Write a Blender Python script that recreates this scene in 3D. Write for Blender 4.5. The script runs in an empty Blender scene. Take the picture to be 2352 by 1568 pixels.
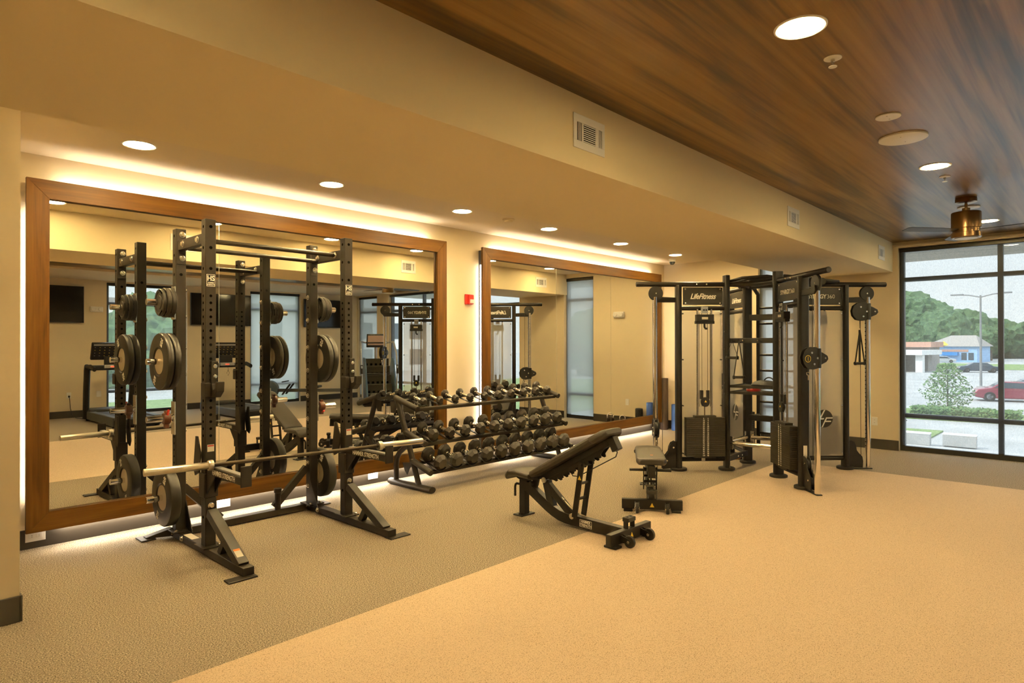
import bpy, bmesh, math, random
from math import sin, cos, pi, radians as R
from mathutils import Vector as V, Matrix as M
random.seed(7)
SC = bpy.context.scene
COL = SC.collection

# ------------------------------------------------------------------ camera, world, sun, exposure
cam = bpy.data.cameras.new('camera'); cam.lens = 36*1456.5/2352; cam.sensor_width = 36
cam.clip_start = .05; cam.clip_end = 1500
co = bpy.data.objects.new('camera', cam); COL.objects.link(co)
yaw, pit, rol = 0.81746564, 0.00447725, -0.00163496
fw = V((sin(yaw)*cos(pit), cos(yaw)*cos(pit), sin(pit)))
r0 = fw.cross(V((0, 0, 1))).normalized(); u0 = r0.cross(fw)
rr = r0*cos(rol)+u0*sin(rol); uu = -r0*sin(rol)+u0*cos(rol)
co.matrix_world = M(((rr.x, uu.x, -fw.x, 0), (rr.y, uu.y, -fw.y, 0), (rr.z, uu.z, -fw.z, 1.53), (0, 0, 0, 1)))
SC.camera = co
vs = SC.view_settings
vs.view_transform = 'Standard'; vs.look = 'None'; vs.gamma = 1; vs.use_curve_mapping = False
vs.exposure = 0.0
cy = SC.cycles
cy.max_bounces = 10; cy.diffuse_bounces = 5; cy.glossy_bounces = 6; cy.transparent_max_bounces = 16
cy.sample_clamp_indirect = 12; cy.caustics_reflective = False; cy.caustics_refractive = False
WARM = (1, .74, .34); LED = (1, .88, .72)
P_DOWN, P_WOOD, P_LED = 400.0, 385.0, 72.0      # radiance of the lamps' faces
SKY, SUN = 1.45, 4.2

w = bpy.data.worlds.new('sky'); SC.world = w; w.use_nodes = True
nt = w.node_tree; bg = nt.nodes['Background']
tc = nt.nodes.new('ShaderNodeTexCoord'); sx = nt.nodes.new('ShaderNodeSeparateXYZ'); cr = nt.nodes.new('ShaderNodeValToRGB')
nt.links.new(tc.outputs['Generated'], sx.inputs[0]); nt.links.new(sx.outputs['Z'], cr.inputs[0]); nt.links.new(cr.outputs[0], bg.inputs[0])
cr.color_ramp.elements[0].position = 0; cr.color_ramp.elements[0].color = (.90, .93, .95, 1)
cr.color_ramp.elements[1].position = .16; cr.color_ramp.elements[1].color = (.86, .93, 1, 1)
e = cr.color_ramp.elements.new(.65); e.color = (1.9, 2.15, 2.5, 1)
bg.inputs[1].default_value = SKY
sun = bpy.data.lights.new('sun', 'SUN'); sun.energy = SUN; sun.angle = R(3); sun.color = (1, .95, .86)
so = bpy.data.objects.new('sun', sun); COL.objects.link(so)
so.rotation_euler = V((.5, -.45, -.75)).to_track_quat('-Z', 'Y').to_euler()

# ------------------------------------------------------------------ materials
def mat(name, col=(.8, .8, .8), rough=.5, metal=0.0, spec=.5, bump=None, noise=None, emit=None, coat=0):
    m = bpy.data.materials.new(name); m.use_nodes = True; nt = m.node_tree; b = nt.nodes['Principled BSDF']
    b.inputs['Base Color'].default_value = (*col, 1); b.inputs['Roughness'].default_value = rough
    b.inputs['Metallic'].default_value = metal; b.inputs['Specular IOR Level'].default_value = spec
    b.inputs['Coat Weight'].default_value = coat
    if emit:
        b.inputs['Emission Color'].default_value = (*emit[0], 1); b.inputs['Emission Strength'].default_value = emit[1]
    if noise or bump:
        tc = nt.nodes.new('ShaderNodeTexCoord')
    if noise:      # (scale, detail, [(pos, colour), ...], (stretch xyz))
        n = nt.nodes.new('ShaderNodeTexNoise'); n.inputs['Scale'].default_value = noise[0]; n.inputs['Detail'].default_value = noise[1]
        mp = nt.nodes.new('ShaderNodeMapping'); nt.links.new(tc.outputs['Object'], mp.inputs[0]); nt.links.new(mp.outputs[0], n.inputs['Vector'])
        if len(noise) > 3: mp.inputs['Scale'].default_value = noise[3]
        c = nt.nodes.new('ShaderNodeValToRGB'); nt.links.new(n.outputs['Fac'], c.inputs[0]); nt.links.new(c.outputs[0], b.inputs['Base Color'])
        el = c.color_ramp.elements
        while len(el) < len(noise[2]): el.new(.5)
        for e, (p, k) in zip(el, noise[2]): e.position = p; e.color = (*k, 1)
    if bump:       # (scale, strength, distance)
        n2 = nt.nodes.new('ShaderNodeTexNoise'); n2.inputs['Scale'].default_value = bump[0]; n2.inputs['Detail'].default_value = 3
        nt.links.new(tc.outputs['Object'], n2.inputs['Vector'])
        bp = nt.nodes.new('ShaderNodeBump'); bp.inputs['Strength'].default_value = bump[1]; bp.inputs['Distance'].default_value = bump[2]
        nt.links.new(n2.outputs['Fac'], bp.inputs['Height']); nt.links.new(bp.outputs[0], b.inputs['Normal'])
    return m

def wood(name, cols, scale, axis, rough, ring=1.0, spec=.4):
    """veneer: long streaks along one axis with cathedral figure"""
    m = bpy.data.materials.new(name); m.use_nodes = True; nt = m.node_tree; b = nt.nodes['Principled BSDF']; L = nt.links.new
    tc = nt.nodes.new('ShaderNodeTexCoord'); mp = nt.nodes.new('ShaderNodeMapping'); L(tc.outputs['Object'], mp.inputs[0])
    s = [scale]*3; s[axis] = scale*.07; mp.inputs['Scale'].default_value = s
    n = nt.nodes.new('ShaderNodeTexNoise'); n.inputs['Scale'].default_value = 1; n.inputs['Detail'].default_value = 6; n.inputs['Distortion'].default_value = ring
    L(mp.outputs[0], n.inputs['Vector'])
    mp2 = nt.nodes.new('ShaderNodeMapping'); L(tc.outputs['Object'], mp2.inputs[0])
    s2 = [scale*9]*3; s2[axis] = scale*.25; mp2.inputs['Scale'].default_value = s2
    n2 = nt.nodes.new('ShaderNodeTexNoise'); n2.inputs['Scale'].default_value = 1; n2.inputs['Detail'].default_value = 4; L(mp2.outputs[0], n2.inputs['Vector'])
    mx = nt.nodes.new('ShaderNodeMix'); mx.data_type = 'FLOAT'; mx.inputs[0].default_value = .28
    L(n.outputs['Fac'], mx.inputs[2]); L(n2.outputs['Fac'], mx.inputs[3])
    c = nt.nodes.new('ShaderNodeValToRGB'); L(mx.outputs[0], c.inputs[0]); el = c.color_ramp.elements
    while len(el) < len(cols): el.new(.5)
    for e, (p, k) in zip(el, cols): e.position = p; e.color = (*k, 1)
    L(c.outputs[0], b.inputs['Base Color']); b.inputs['Roughness'].default_value = rough; b.inputs['Specular IOR Level'].default_value = spec
    return m

def mixmat(name, parts):
    """see-through sheet: weighted mix of simple shaders [(type, weight, colour, rough)]"""
    m = bpy.data.materials.new(name); m.use_nodes = True; nt = m.node_tree; nt.nodes.remove(nt.nodes['Principled BSDF'])
    out = nt.nodes['Material Output']; acc = None; tot = 0
    for t, wgt, col, rough in parts:
        n = nt.nodes.new('ShaderNodeBsdf'+t); n.inputs['Color'].default_value = (*col, 1)
        if 'Roughness' in n.inputs: n.inputs['Roughness'].default_value = rough
        tot += wgt
        if acc is None: acc = n.outputs[0]
        else:
            x = nt.nodes.new('ShaderNodeMixShader'); x.inputs[0].default_value = wgt/tot
            nt.links.new(acc, x.inputs[1]); nt.links.new(n.outputs[0], x.inputs[2]); acc = x.outputs[0]
    nt.links.new(acc, out.inputs[0]); return m

PAINT = mat('cream_paint', (.72, .61, .42), .75, bump=(180, .08, .002))
CEILP = mat('ceiling_paint', (.76, .64, .44), .8)
BEAMP = mat('beam_paint', (.78, .655, .41), .75, bump=(180, .06, .002))
BASEB = mat('rubber_base', (.045, .036, .025), .45)
WOODC = wood('walnut_panel', [(.36, (.038, .0185, .0028)), (.46, (.125, .064, .0095)), (.53, (.215, .116, .021)), (.64, (.29, .170, .044))], 3.4, 0, .34, 1.4, .6)
OAKX = wood('oak_rail', [(.3, (.046, .0165, .0012)), (.48, (.092, .037, .0030)), (.7, (.135, .060, .0075))], 14, 0, .5, .9, .2)
OAKZ = wood('oak_stile', [(.3, (.046, .0165, .0012)), (.48, (.092, .037, .0030)), (.7, (.135, .060, .0075))], 14, 2, .5, .9, .2)
DARKF = mat('speckled_rubber', noise=(150, 2, [(.33, (.085, .066, .046)), (.50, (.32, .265, .195)), (.66, (.62, .53, .41))]), rough=.85, bump=(150, .25, .002), spec=.2)
TANF = mat('tan_rubber', noise=(175, 2, [(.26, (.22, .14, .07)), (.40, (.60, .46, .32)), (.62, (.74, .585, .43))]), rough=.8, bump=(175, .15, .0015), spec=.25)
MIRR = mat('mirror_glass', (.92, .93, .90), .0, 1.0)
MEDGE = mat('mirror_edge', (.75, .8, .76), .2, .6)
BLK = mat('black_powder_coat', (.0135, .0085, .004), .5, bump=(420, .25, .001), spec=.34)
SYNB = mat('satin_black_steel', (.0085, .006, .0035), .42, spec=.34)
PLAS = mat('black_plastic', (.010, .0085, .007), .45, spec=.4)
RUB = mat('black_rubber', (.018, .014, .009), .6, bump=(300, .2, .001), spec=.35)
BUMPER = mat('bumper_rubber', (.014, .0105, .007), .46, spec=.4)
VINYL = mat('upholstery', (.026, .019, .011), .48, bump=(260, .2, .001))
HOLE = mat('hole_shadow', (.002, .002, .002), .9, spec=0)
CHR = mat('chrome', (.86, .83, .78), .09, 1)
STEEL = mat('brushed_steel', (.62, .57, .48), .28, 1)
HUBM = mat('plate_hub', (.50, .42, .30), .45, .35)
ZINC = mat('zinc', (.7, .68, .62), .25, 1)
WHT = mat('white_plastic', (.8, .78, .74), .45)
PRINT = mat('white_print', (.85, .82, .74), .6)
ORNG = mat('orange_print', (.75, .22, .03), .6)
YEL = mat('yellow_print', (.8, .55, .05), .6)
REDP = mat('red_plastic', (.55, .03, .02), .35)
LABELM = mat('label_stock', (.72, .68, .6), .6)
REDL = mat('red_print', (.45, .05, .03), .6)
BLUE = mat('blue_foam', (.05, .13, .5), .6)
BRNF = mat('brown_foam', (.05, .03, .02), .5)
ORGB = mat('orange_rubber', (.75, .28, .02), .5)
ALU = mat('dark_bronze_frame', (.032, .029, .025), .4, .3)
ALUG = mat('grey_jamb', (.42, .43, .42), .4)
BRZ = mat('antique_bronze', (.30, .19, .09), .3, 1)
SCR = mat('tv_screen', (.004, .004, .0045), .12, spec=.35)
DGREY = mat('dark_grey', (.06, .062, .065), .5)
STACK = mat('stack_plate', (.024, .018, .006), .45)
SIGN = mat('sign_plate', (.019, .015, .008), .42)
BLIND = mat('tread_belt', (.02, .02, .02), .6)
SILV = mat('silver_plastic', (.35, .36, .38), .35, .4)
CONS = mat('console_face', (.018, .018, .02), .2)
LEDR = mat('red_led', (.3, .01, .01), .4, emit=((1, .05, .02), 3))
LEDG = mat('green_led', (.01, .2, .02), .4, emit=((.1, 1, .2), 1.5))
DOWN = mat('downlight_lens', (.9, .9, .9), .5, emit=(WARM, P_DOWN))
DOWNW = mat('downlight_lens_warm', (.9, .9, .9), .5, emit=(WARM, P_WOOD))
STRIP = mat('led_strip', (.9, .9, .9), .5, emit=(LED, P_LED))
STRIPS = mat('led_strip_side', (.9, .9, .9), .5, emit=(LED, P_LED*.32))
FROST = mixmat('frosted_acrylic', [('Transparent', .66, (.95, .94, .93), 0), ('Translucent', .18, (.92, .89, .86), 0), ('Diffuse', .12, (.82, .80, .78), 0), ('Glossy', .04, (.8, .8, .8), .25)])
GLASS = mixmat('window_glass', [('Transparent', .93, (.95, .98, .97), 0), ('Glossy', .07, (.9, .9, .9), .0)])
SHADE = mixmat('mesh_shade', [('Transparent', .88, (.95, .96, .98), 0), ('Translucent', .08, (.75, .78, .8), 0), ('Diffuse', .04, (.5, .5, .5), 0)])
def weave(m):
    nt = m.node_tree; L = nt.links.new; tc = nt.nodes.new('ShaderNodeTexCoord'); t = next(n for n in nt.nodes if n.type == 'BSDF_TRANSPARENT')
    mp = nt.nodes.new('ShaderNodeMapping'); mp.inputs['Scale'].default_value = (1, 1, .4); n = nt.nodes.new('ShaderNodeTexNoise'); n.inputs['Scale'].default_value = 170; n.inputs['Detail'].default_value = 1
    c = nt.nodes.new('ShaderNodeValToRGB'); L(tc.outputs['Object'], mp.inputs[0]); L(mp.outputs[0], n.inputs['Vector']); L(n.outputs['Fac'], c.inputs[0]); L(c.outputs[0], t.inputs[0])
    c.color_ramp.elements[0].position = .32; c.color_ramp.elements[0].color = (.93, .94, .95, 1); c.color_ramp.elements[1].position = .62; c.color_ramp.elements[1].color = (1, 1, 1, 1)
weave(SHADE)
SHADED = mixmat('dense_mesh_shade', [('Transparent', .42, (.90, .91, .91), 0), ('Translucent', .44, (.66, .67, .64), 0), ('Diffuse', .18, (.40, .40, .39), 0)])
# outdoors
ASPH = mat('asphalt', noise=(.35, 4, [(.3, (.27, .265, .255)), (.7, (.37, .365, .35))]), rough=.9)
CONC = mat('concrete', noise=(1.2, 4, [(.3, (.34, .335, .32)), (.7, (.44, .43, .41))]), rough=.9)
STUC = mat('stucco', noise=(9, 4, [(.3, (.33, .30, .25)), (.7, (.46, .42, .36))], (1, .1, 1)), rough=.9)
GRASS = mat('grass', noise=(2.5, 4, [(.3, (.10, .16, .035)), (.7, (.19, .26, .08))]), rough=.9)
LEAF = mat('foliage', noise=(1.6, 5, [(.3, (.025, .06, .02)), (.7, (.10, .175, .06))]), rough=.8)
LEAF2 = mat('bright_foliage', noise=(4, 5, [(.3, (.04, .10, .025)), (.7, (.15, .25, .07))]), rough=.8)
BARK = mat('bark', (.12, .09, .07), .9)
SHOP = mat('shop_blue', (.30, .48, .72), .7)
ROOFM = mat('shingle', (.30, .27, .24), .9)
BRICK = mat('terracotta', (.50, .28, .20), .9)
WHITEC = mat('white_wall', (.72, .71, .68), .8)
CARR = mat('maroon_paint', (.25, .03, .05), .25, .2, coat=.5)
CARB = mat('navy_paint', (.03, .05, .08), .25, .2, coat=.5)
CARG = mat('silver_paint', (.5, .52, .54), .3, .4)
GLD = mat('car_glass', (.05, .07, .09), .08)
POLE = mat('pole_grey', (.22, .22, .22), .5)

# ------------------------------------------------------------------ mesh helper
WM = {}
class MB:
    def __init__(s): s.v = []; s.f = []; s.mi = []; s.cur = 0
    def m(s, i): s.cur = i; return s
    def add(s, vs, fs):
        o = len(s.v); s.v += [V(p) for p in vs]
        for f in fs: s.f.append([i+o for i in f]); s.mi.append(s.cur)
        return s
    def box(s, x0, x1, y0, y1, z0, z1, T=None):
        p = [V((x, y, z)) for z in (z0, z1) for y in (y0, y1) for x in (x0, x1)]
        if T: p = [T @ q for q in p]
        return s.add(p, [(0, 2, 3, 1), (4, 5, 7, 6), (0, 1, 5, 4), (2, 6, 7, 3), (0, 4, 6, 2), (1, 3, 7, 5)])
    def cbox(s, c, size, T=None):
        return s.box(c[0]-size[0]/2, c[0]+size[0]/2, c[1]-size[1]/2, c[1]+size[1]/2, c[2]-size[2]/2, c[2]+size[2]/2, T)
    def beam(s, a, b, w, h, up=(0, 0, 1)):
        """rectangular bar from a to b; w sideways, h along up"""
        a, b, up = V(a), V(b), V(up); d = (b-a).normalized(); r = d.cross(up).normalized(); u = r.cross(d)
        q = [p+r*i*w/2+u*j*h/2 for p in (a, b) for i, j in ((-1, -1), (1, -1), (1, 1), (-1, 1))]
        return s.add(q, [(0, 1, 2, 3), (7, 6, 5, 4), (0, 4, 5, 1), (1, 5, 6, 2), (2, 6, 7, 3), (3, 7, 4, 0)])
    def tube(s, pts, r, n=12, cap=True, closed=False, sq=None):
        """swept round tube (sq=(a,b): oval radii along side/up)"""
        pts = [V(p) for p in pts]; N = len(pts); rings = []; prev = None
        for i, p in enumerate(pts):
            if closed: d = (pts[(i+1) % N]-pts[i-1]).normalized()
            elif i == 0: d = (pts[1]-p).normalized()
            elif i == N-1: d = (p-pts[-2]).normalized()
            else: d = ((pts[i+1]-p).normalized()+(p-pts[i-1]).normalized()).normalized()
            if prev is None:
                a = V((0, 0, 1)) if abs(d.z) < .9 else V((0, 1, 0)); x = d.cross(a).normalized()
            else: x = (prev-d*prev.dot(d)).normalized()
            prev = x; y = d.cross(x)
            k = 1
            if 0 < i < N-1 and not closed:
                c = (pts[i+1]-p).normalized().dot((p-pts[i-1]).normalized()); k = 1/max(.5, math.sqrt(max(0, (1+c)/2)))
            rad = r[i] if isinstance(r, (list, tuple)) else r
            ra, rb = (rad*k, rad) if not sq else (sq[0], sq[1])
            rings.append([p+x*cos(2*pi*j/n)*ra+y*sin(2*pi*j/n)*rb for j in range(n)])
        o = len(s.v); vs = [q for g in rings for q in g]; fs = []
        for i in range(N if closed else N-1):
            a, b = i*n, ((i+1) % N)*n
            for j in range(n): k = (j+1) % n; fs.append((a+j, a+k, b+k, b+j))
        if cap and not closed: fs += [tuple(range(n))[::-1], tuple((N-1)*n+j for j in range(n))]
        return s.add(vs, fs)
    def cyl(s, a, b, r, n=16): return s.tube([a, b], r, n)
    def lathe(s, prof, o=(0, 0, 0), ax=(0, 0, 1), n=24):
        """prof: [(radius, height)] spun about ax through o"""
        o, ax = V(o), V(ax).normalized(); t = V((1, 0, 0)) if abs(ax.x) < .9 else V((0, 1, 0))
        x = ax.cross(t).normalized(); y = ax.cross(x); vs = []; fs = []; N = len(prof)
        for r, h in prof: vs += [o+ax*h+(x*cos(2*pi*j/n)+y*sin(2*pi*j/n))*max(r, 1e-5) for j in range(n)]
        for i in range(N-1):
            for j in range(n): k = (j+1) % n; fs.append((i*n+j, i*n+k, (i+1)*n+k, (i+1)*n+j))
        if prof[0][0] > 1e-4: fs.append(tuple(range(n))[::-1])
        if prof[-1][0] > 1e-4: fs.append(tuple((N-1)*n+j for j in range(n)))
        return s.add(vs, fs)
    def prism(s, poly, o, ex, ey, depth):
        """polygon in the plane (ex, ey) at o, extruded by depth along ex x ey"""
        o, ex, ey = V(o), V(ex), V(ey); nz = ex.cross(ey).normalized(); n = len(poly)
        a = [o+ex*p[0]+ey*p[1] for p in poly]; b = [q+nz*depth for q in a]
        return s.add(a+b, [tuple(range(n))[::-1], tuple(range(n, 2*n))]+[(i, (i+1) % n, n+(i+1) % n, n+i) for i in range(n)])
    def quad(s, *p): return s.add(p, [(0, 1, 2, 3)])
    def build(s, name, mats, parent=None, world=False, bevel=0, seg=2, loc=None, sub=0):
        me = bpy.data.meshes.new(name); vs = s.v
        if world and parent is not None:
            T = WM[parent.name].inverted(); vs = [T @ p for p in vs]
        off = V(loc) if loc else V((0, 0, 0))
        me.from_pydata([tuple(p-off) for p in vs], [], s.f)
        mats = mats if isinstance(mats, (list, tuple)) else [mats]
        for k in mats: me.materials.append(k)
        me.polygons.foreach_set('material_index', [min(i, len(mats)-1) for i in s.mi])
        bm = bmesh.new(); bm.from_mesh(me); bmesh.ops.recalc_face_normals(bm, faces=bm.faces); bm.to_mesh(me); bm.free()
        me.polygons.foreach_set('use_smooth', [True]*len(me.polygons)); me.set_sharp_from_angle(angle=R(34))
        o = bpy.data.objects.new(name, me); COL.objects.link(o); o.location = off
        if parent is not None: o.parent = parent; WM[o.name] = WM[parent.name]
        else: WM[o.name] = M.Translation(off)
        if bevel:
            b = o.modifiers.new('bevel', 'BEVEL'); b.width = bevel; b.segments = seg; b.limit_method = 'ANGLE'; b.angle_limit = R(40); b.harden_normals = True
        if sub:
            k = o.modifiers.new('subdivision', 'SUBSURF'); k.levels = k.render_levels = sub
        return o

def tag(o, label=None, cat=None, group=None, kind=None):
    if label: o['label'] = label
    if cat: o['category'] = cat
    if group: o['group'] = group
    if kind: o['kind'] = kind
    return o
def root(name, loc, rz=0, label=None, cat=None, group=None, kind=None):
    o = bpy.data.objects.new(name, None); COL.objects.link(o); o.empty_display_size = .1
    o.location = loc; o.rotation_euler = (0, 0, rz); WM[o.name] = M.Translation(V(loc)) @ M.Rotation(rz, 4, 'Z')
    return tag(o, label, cat, group, kind)
def inst(o, parent, loc=None, rot=None):
    c = o.copy(); COL.objects.link(c); c.parent = parent
    if parent is not None: WM[c.name] = WM[parent.name]
    if loc is not None: c.location = loc
    if rot is not None: c.rotation_euler = rot
    return c
def copy_tree(o, parent=None):
    c = o.copy(); COL.objects.link(c)
    if parent is not None: c.parent = parent
    for ch in list(o.children): copy_tree(ch, c)
    return c
def text(name, body, size, parent, o, ex, ey, m, shear=0, bold=0, align='CENTER', depth=.001, sx=1, space=1.0, line=1.0, world=True, char=1.0):
    """raised lettering, centred on o, running along ex with its top towards ey"""
    cu = bpy.data.curves.new(name, 'FONT'); cu.body = body; cu.size = size; cu.align_x = align; cu.align_y = 'CENTER'
    cu.shear = shear; cu.offset = bold; cu.extrude = depth/2; cu.space_line = line; cu.space_character = char; cu.resolution_u = 3
    t = bpy.data.objects.new('tmp', cu); COL.objects.link(t)
    dg = bpy.context.evaluated_depsgraph_get(); me = bpy.data.meshes.new_from_object(t.evaluated_get(dg))
    bpy.data.objects.remove(t)
    ex, ey = V(ex).normalized(), V(ey).normalized(); ez = ex.cross(ey)
    T = M(((ex.x*sx, ey.x, ez.x, o[0]), (ex.y*sx, ey.y, ez.y, o[1]), (ex.z*sx, ey.z, ez.z, o[2]), (0, 0, 0, 1)))
    if world: T = WM[parent.name].inverted() @ T
    me.transform(T); me.materials.clear(); me.materials.append(m); me.name = name
    ob = bpy.data.objects.new(name, me); COL.objects.link(ob); ob.parent = parent; WM[ob.name] = WM[parent.name]
    return ob
def struct(name, mb, mats, **k): return tag(mb.build(name, mats, **k), kind='structure')
def arc(c, r, a0, a1, n, ex=(1, 0, 0), ey=(0, 0, 1)):
    c, ex, ey = V(c), V(ex), V(ey)
    return [c+ex*r*cos(a0+(a1-a0)*i/n)+ey*r*sin(a0+(a1-a0)*i/n) for i in range(n+1)]
X, Y, Z = V((1, 0, 0)), V((0, 1, 0)), V((0, 0, 1))
# ------------------------------------------------------------------ the room
D, X1, YO, WX, ZN, ZB = 5.915, 10.383, -4.23, -2.6, 2.976, 2.557
GY = 5.84                                             # face of the mirror glass
struct('floor', MB().box(WX-.2, X1+.2, YO-.2, D+.2, -.3, 0), DARKF)
struct('floor_tan', MB().box(WX, 8.48, -.52, 3.095, -.05, .0015), TANF)
struct('ceiling', MB().box(WX, X1, -2.25, 2.3, ZN, 3.12), WOODC)
struct('ceiling_alcove', MB().box(WX, X1, 3.4, D+.1, ZN, 3.12), CEILP)
struct('ceiling_south', MB().box(WX, X1, YO, -2.25, 2.93, 3.12), CEILP)
struct('ceiling_beam', MB().box(WX, X1+.05, 2.235, 3.47, ZB, 3.12), BEAMP)
struct('roof', MB().box(WX-.2, X1+.2, YO-.2, D+.2, 3.12, 3.3), CONC)  # unseen slab over the ceilings, added to block the sun
struct('wall_north', MB().box(.70, X1+.2, D, D+.2, 0, 3.12), PAINT)
struct('wall_left', MB().box(WX-.2, .70, 4.40, D+.2, 0, 3.12), PAINT)
struct('wall_west', MB().box(WX-.2, WX, YO-.2, 4.40, 0, 3.12), PAINT)
OPE = [(-4.20, -3.25), (-2.70, 2.17), (3.43, 4.18)]   # openings in the east wall
OPS = [(4.04, 5.70), (7.22, 8.60)]                    # openings in the south wall
b = MB(); y = YO-.2
for a, c in OPE: b.box(X1, X1+.2, y, a, 0, 3.12); y = c
b.box(X1, X1+.2, y, D, 0, 3.12)
for a, c in OPE: b.box(X1, X1+.2, a, c, 2.895, 3.12)
struct('wall_east', b, PAINT)
b = MB(); x = WX
for a, c in OPS: b.box(x, a, YO-.2, YO, 0, 3.12); x = c
b.box(x, X1, YO-.2, YO, 0, 3.12)
for a, c in OPS: b.box(a, c, YO-.2, YO, 2.895, 3.12)
struct('wall_south', b, PAINT)
BH = .145
struct('baseboard_north', MB().box(.70, X1, D-.012, D, 0, BH), BASEB, bevel=.004)
struct('baseboard_left', MB().box(WX, .70, 4.388, 4.40, 0, BH).box(.70, .712, 4.388, D-.012, 0, BH), BASEB, bevel=.004)
struct('baseboard_west', MB().box(WX, WX+.012, YO, 4.388, 0, BH), BASEB)
b = MB(); y = YO
for a, c in OPE+[(D-.012, D)]:
    if a-y > .05: b.box(X1-.012, X1, y, a, 0, BH)
    y = c
struct('baseboard_east', b, BASEB, bevel=.004)
b = MB(); x = WX
for a, c in OPS: b.box(x, a, YO, YO+.012, 0, BH); x = c
b.box(x, X1, YO, YO+.012, 0, BH); struct('baseboard_south', b, BASEB)
struct('trim_1', MB().box(X1-.035, X1, -2.70, 2.235, 2.915, 2.935), CEILP)

def window(n, ax, a0, a1, mull, shade, label):
    w = root('window_%d' % n, (0, 0, 0), 0, kind='structure')
    f = MB(); g = MB(); s = MB(); r = MB(); z0, z1 = 0.0, 2.895; t = .03
    def bx(m, p, q, zl, zh, d0, d1):
        if ax == 'x': m.box(X1+d0, X1+d1, p, q, zl, zh)
        else: m.box(p, q, YO-d1, YO-d0, zl, zh)
    for p in [a0+t]+mull+[a1-t]: bx(f, p-t, p+t, z0, z1, .08, .16)
    for zl, zh in ((0, .07), (.475, .535), (2.415, 2.475), (2.835, z1)): bx(f, a0+t, a1-t, zl, zh, .085, .155)
    bx(g, a0+t, a1-t, .05, 2.85, .118, .124)
    f.build('window_frame', ALU, w, bevel=.003); g.build('glazing', GLASS, w)
    bx(s, a0+.02, a1-.02, .085, 2.84, .055, .0555); s.build('roller_shade', shade, w)
    bx(r, a0+.01, a1-.01, 2.83, 2.885, .03, .075); r.build('shade_roller', ALU, w, bevel=.01)
    return w
window(1, 'x', -2.70, 2.17, [1.015-1.155*k for k in range(3)], SHADE, 0)
window(2, 'x', 3.43, 4.18, [], SHADED, 0)
window(3, 'x', -4.20, -3.25, [], SHADED, 0)
window(4, 'y', 4.04, 5.70, [], SHADE, 0)
window(5, 'y', 7.22, 8.60, [], SHADED, 0)

# framed mirrors with the strip lights behind them
def mirror(x0, x1, z0, z1, seams, label):
    t = .142; o = root('framed_mirror', ((x0+x1)/2, D, z0), 0, label, 'mirror', 'framed mirrors on the long wall')
    ya, dp = GY-.004, .034
    A = [(x0, z0), (x1, z0), (x1, z1), (x0, z1)]; B = [(x0+t, z0+t), (x1-t, z0+t), (x1-t, z1-t), (x0+t, z1-t)]
    for i, (nm, mt) in enumerate((('bottom_rail', OAKX), ('frame_stile', OAKZ), ('top_rail', OAKX), ('frame_stile', OAKZ))):
        j = (i+1) % 4
        MB().prism([A[i], A[j], B[j], B[i]], (0, ya, 0), X, Z, dp).build(nm, mt, o, True, bevel=.002)
    xs = [x0+t]+seams+[x1-t]
    for i in range(len(xs)-1):
        MB().box(xs[i]+(.002 if i else -.02), xs[i+1]-(.002 if i < len(xs)-2 else -.02), GY, GY+.006, z0+t-.02, z1-t+.02).build('mirror_panel', MIRR, o, True)
    for s in seams: MB().box(s-.002, s+.002, GY+.001, GY+.006, z0+t, z1-t).build('panel_seam', MEDGE, o, True)
    i = .032
    MB().box(x0+i, x1-i, GY+.006, D, z0+i, z1-i).build('backing_board', DGREY, o, True)
    e = .22; q = .012
    for bx in ((x0+e, x1-e, z1-i, z1-i+q), (x0+e, x1-e, z0+i-.034, z0+i), (x0+i-q, x0+i, z0+e, z1-e), (x1-i, x1-i+q, z0+e, z1-e)):
        MB().box(bx[0], bx[1], GY+.025, GY+.037, bx[2], bx[3]).build('light_strip', STRIP if bx[1]-bx[0] > 1 else STRIPS, o, True)
    return o
mirror(.958, 5.04, .138, 2.772, [2.364, 3.634], 'large oak framed backlit mirror behind the power rack')
mirror(5.647, 10.10, .138, 2.772, [7.173, 8.562], 'oak framed backlit mirror to the right of the red alarm')

# ------------------------------------------------------------------ ceiling fittings
def downlight(x, y, z, lens, label, group):
    o = root('ceiling_light', (x, y, z), 0, label, 'ceiling light', group)
    MB().lathe([(.092, -.001), (.105, -.006), (.113, -.004), (.114, 0)], n=40).build('trim_ring', WHT, o)
    MB().lathe([(0, -.0035), (.091, -.0035)], n=40).build('lens', lens, o)
ORD = ['nearest the left wall', 'second from the left wall', 'third from the left wall', 'fourth from the left wall', 'second nearest the far window wall', 'nearest the far window wall']
LX = [1.50, 3.06, 4.65, 6.12, 7.73, 9.32]
for x, o_ in zip(LX, ORD):
    downlight(x, 5.10, ZN, DOWN, 'round recessed downlight in the ceiling above the mirrors, '+o_, 'downlights in the row along the mirrors')
for x, o_ in zip(LX, ORD):
    downlight(x, 3.93, ZN, DOWN, 'downlight behind the dropped beam seen only in the mirror, '+o_, 'downlights in the row behind the beam')
for x, l in ((3.012, 'large bright round downlight nearest the camera in the wood ceiling'), (6.13, 'round downlight in the middle of the wood ceiling beside the sprinkler'), (9.291, 'round downlight in the wood ceiling just right of the fan')):
    downlight(x, 1.015, ZN, DOWNW, l, 'downlights in the wood ceiling')
for x in (-.1, 1.45, 3.012, 4.57, 6.13, 7.70, 9.291):  # unseen row of lamps, added to brighten the window side of the room
    downlight(x, -1.30, ZN, DOWNW, 'unseen downlight added in the wood ceiling on the window side of the room', 'downlights in the wood ceiling')
downlight(-.1, 1.015, ZN, DOWNW, 'round downlight in the wood ceiling right above the viewpoint', 'downlights in the wood ceiling')

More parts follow.
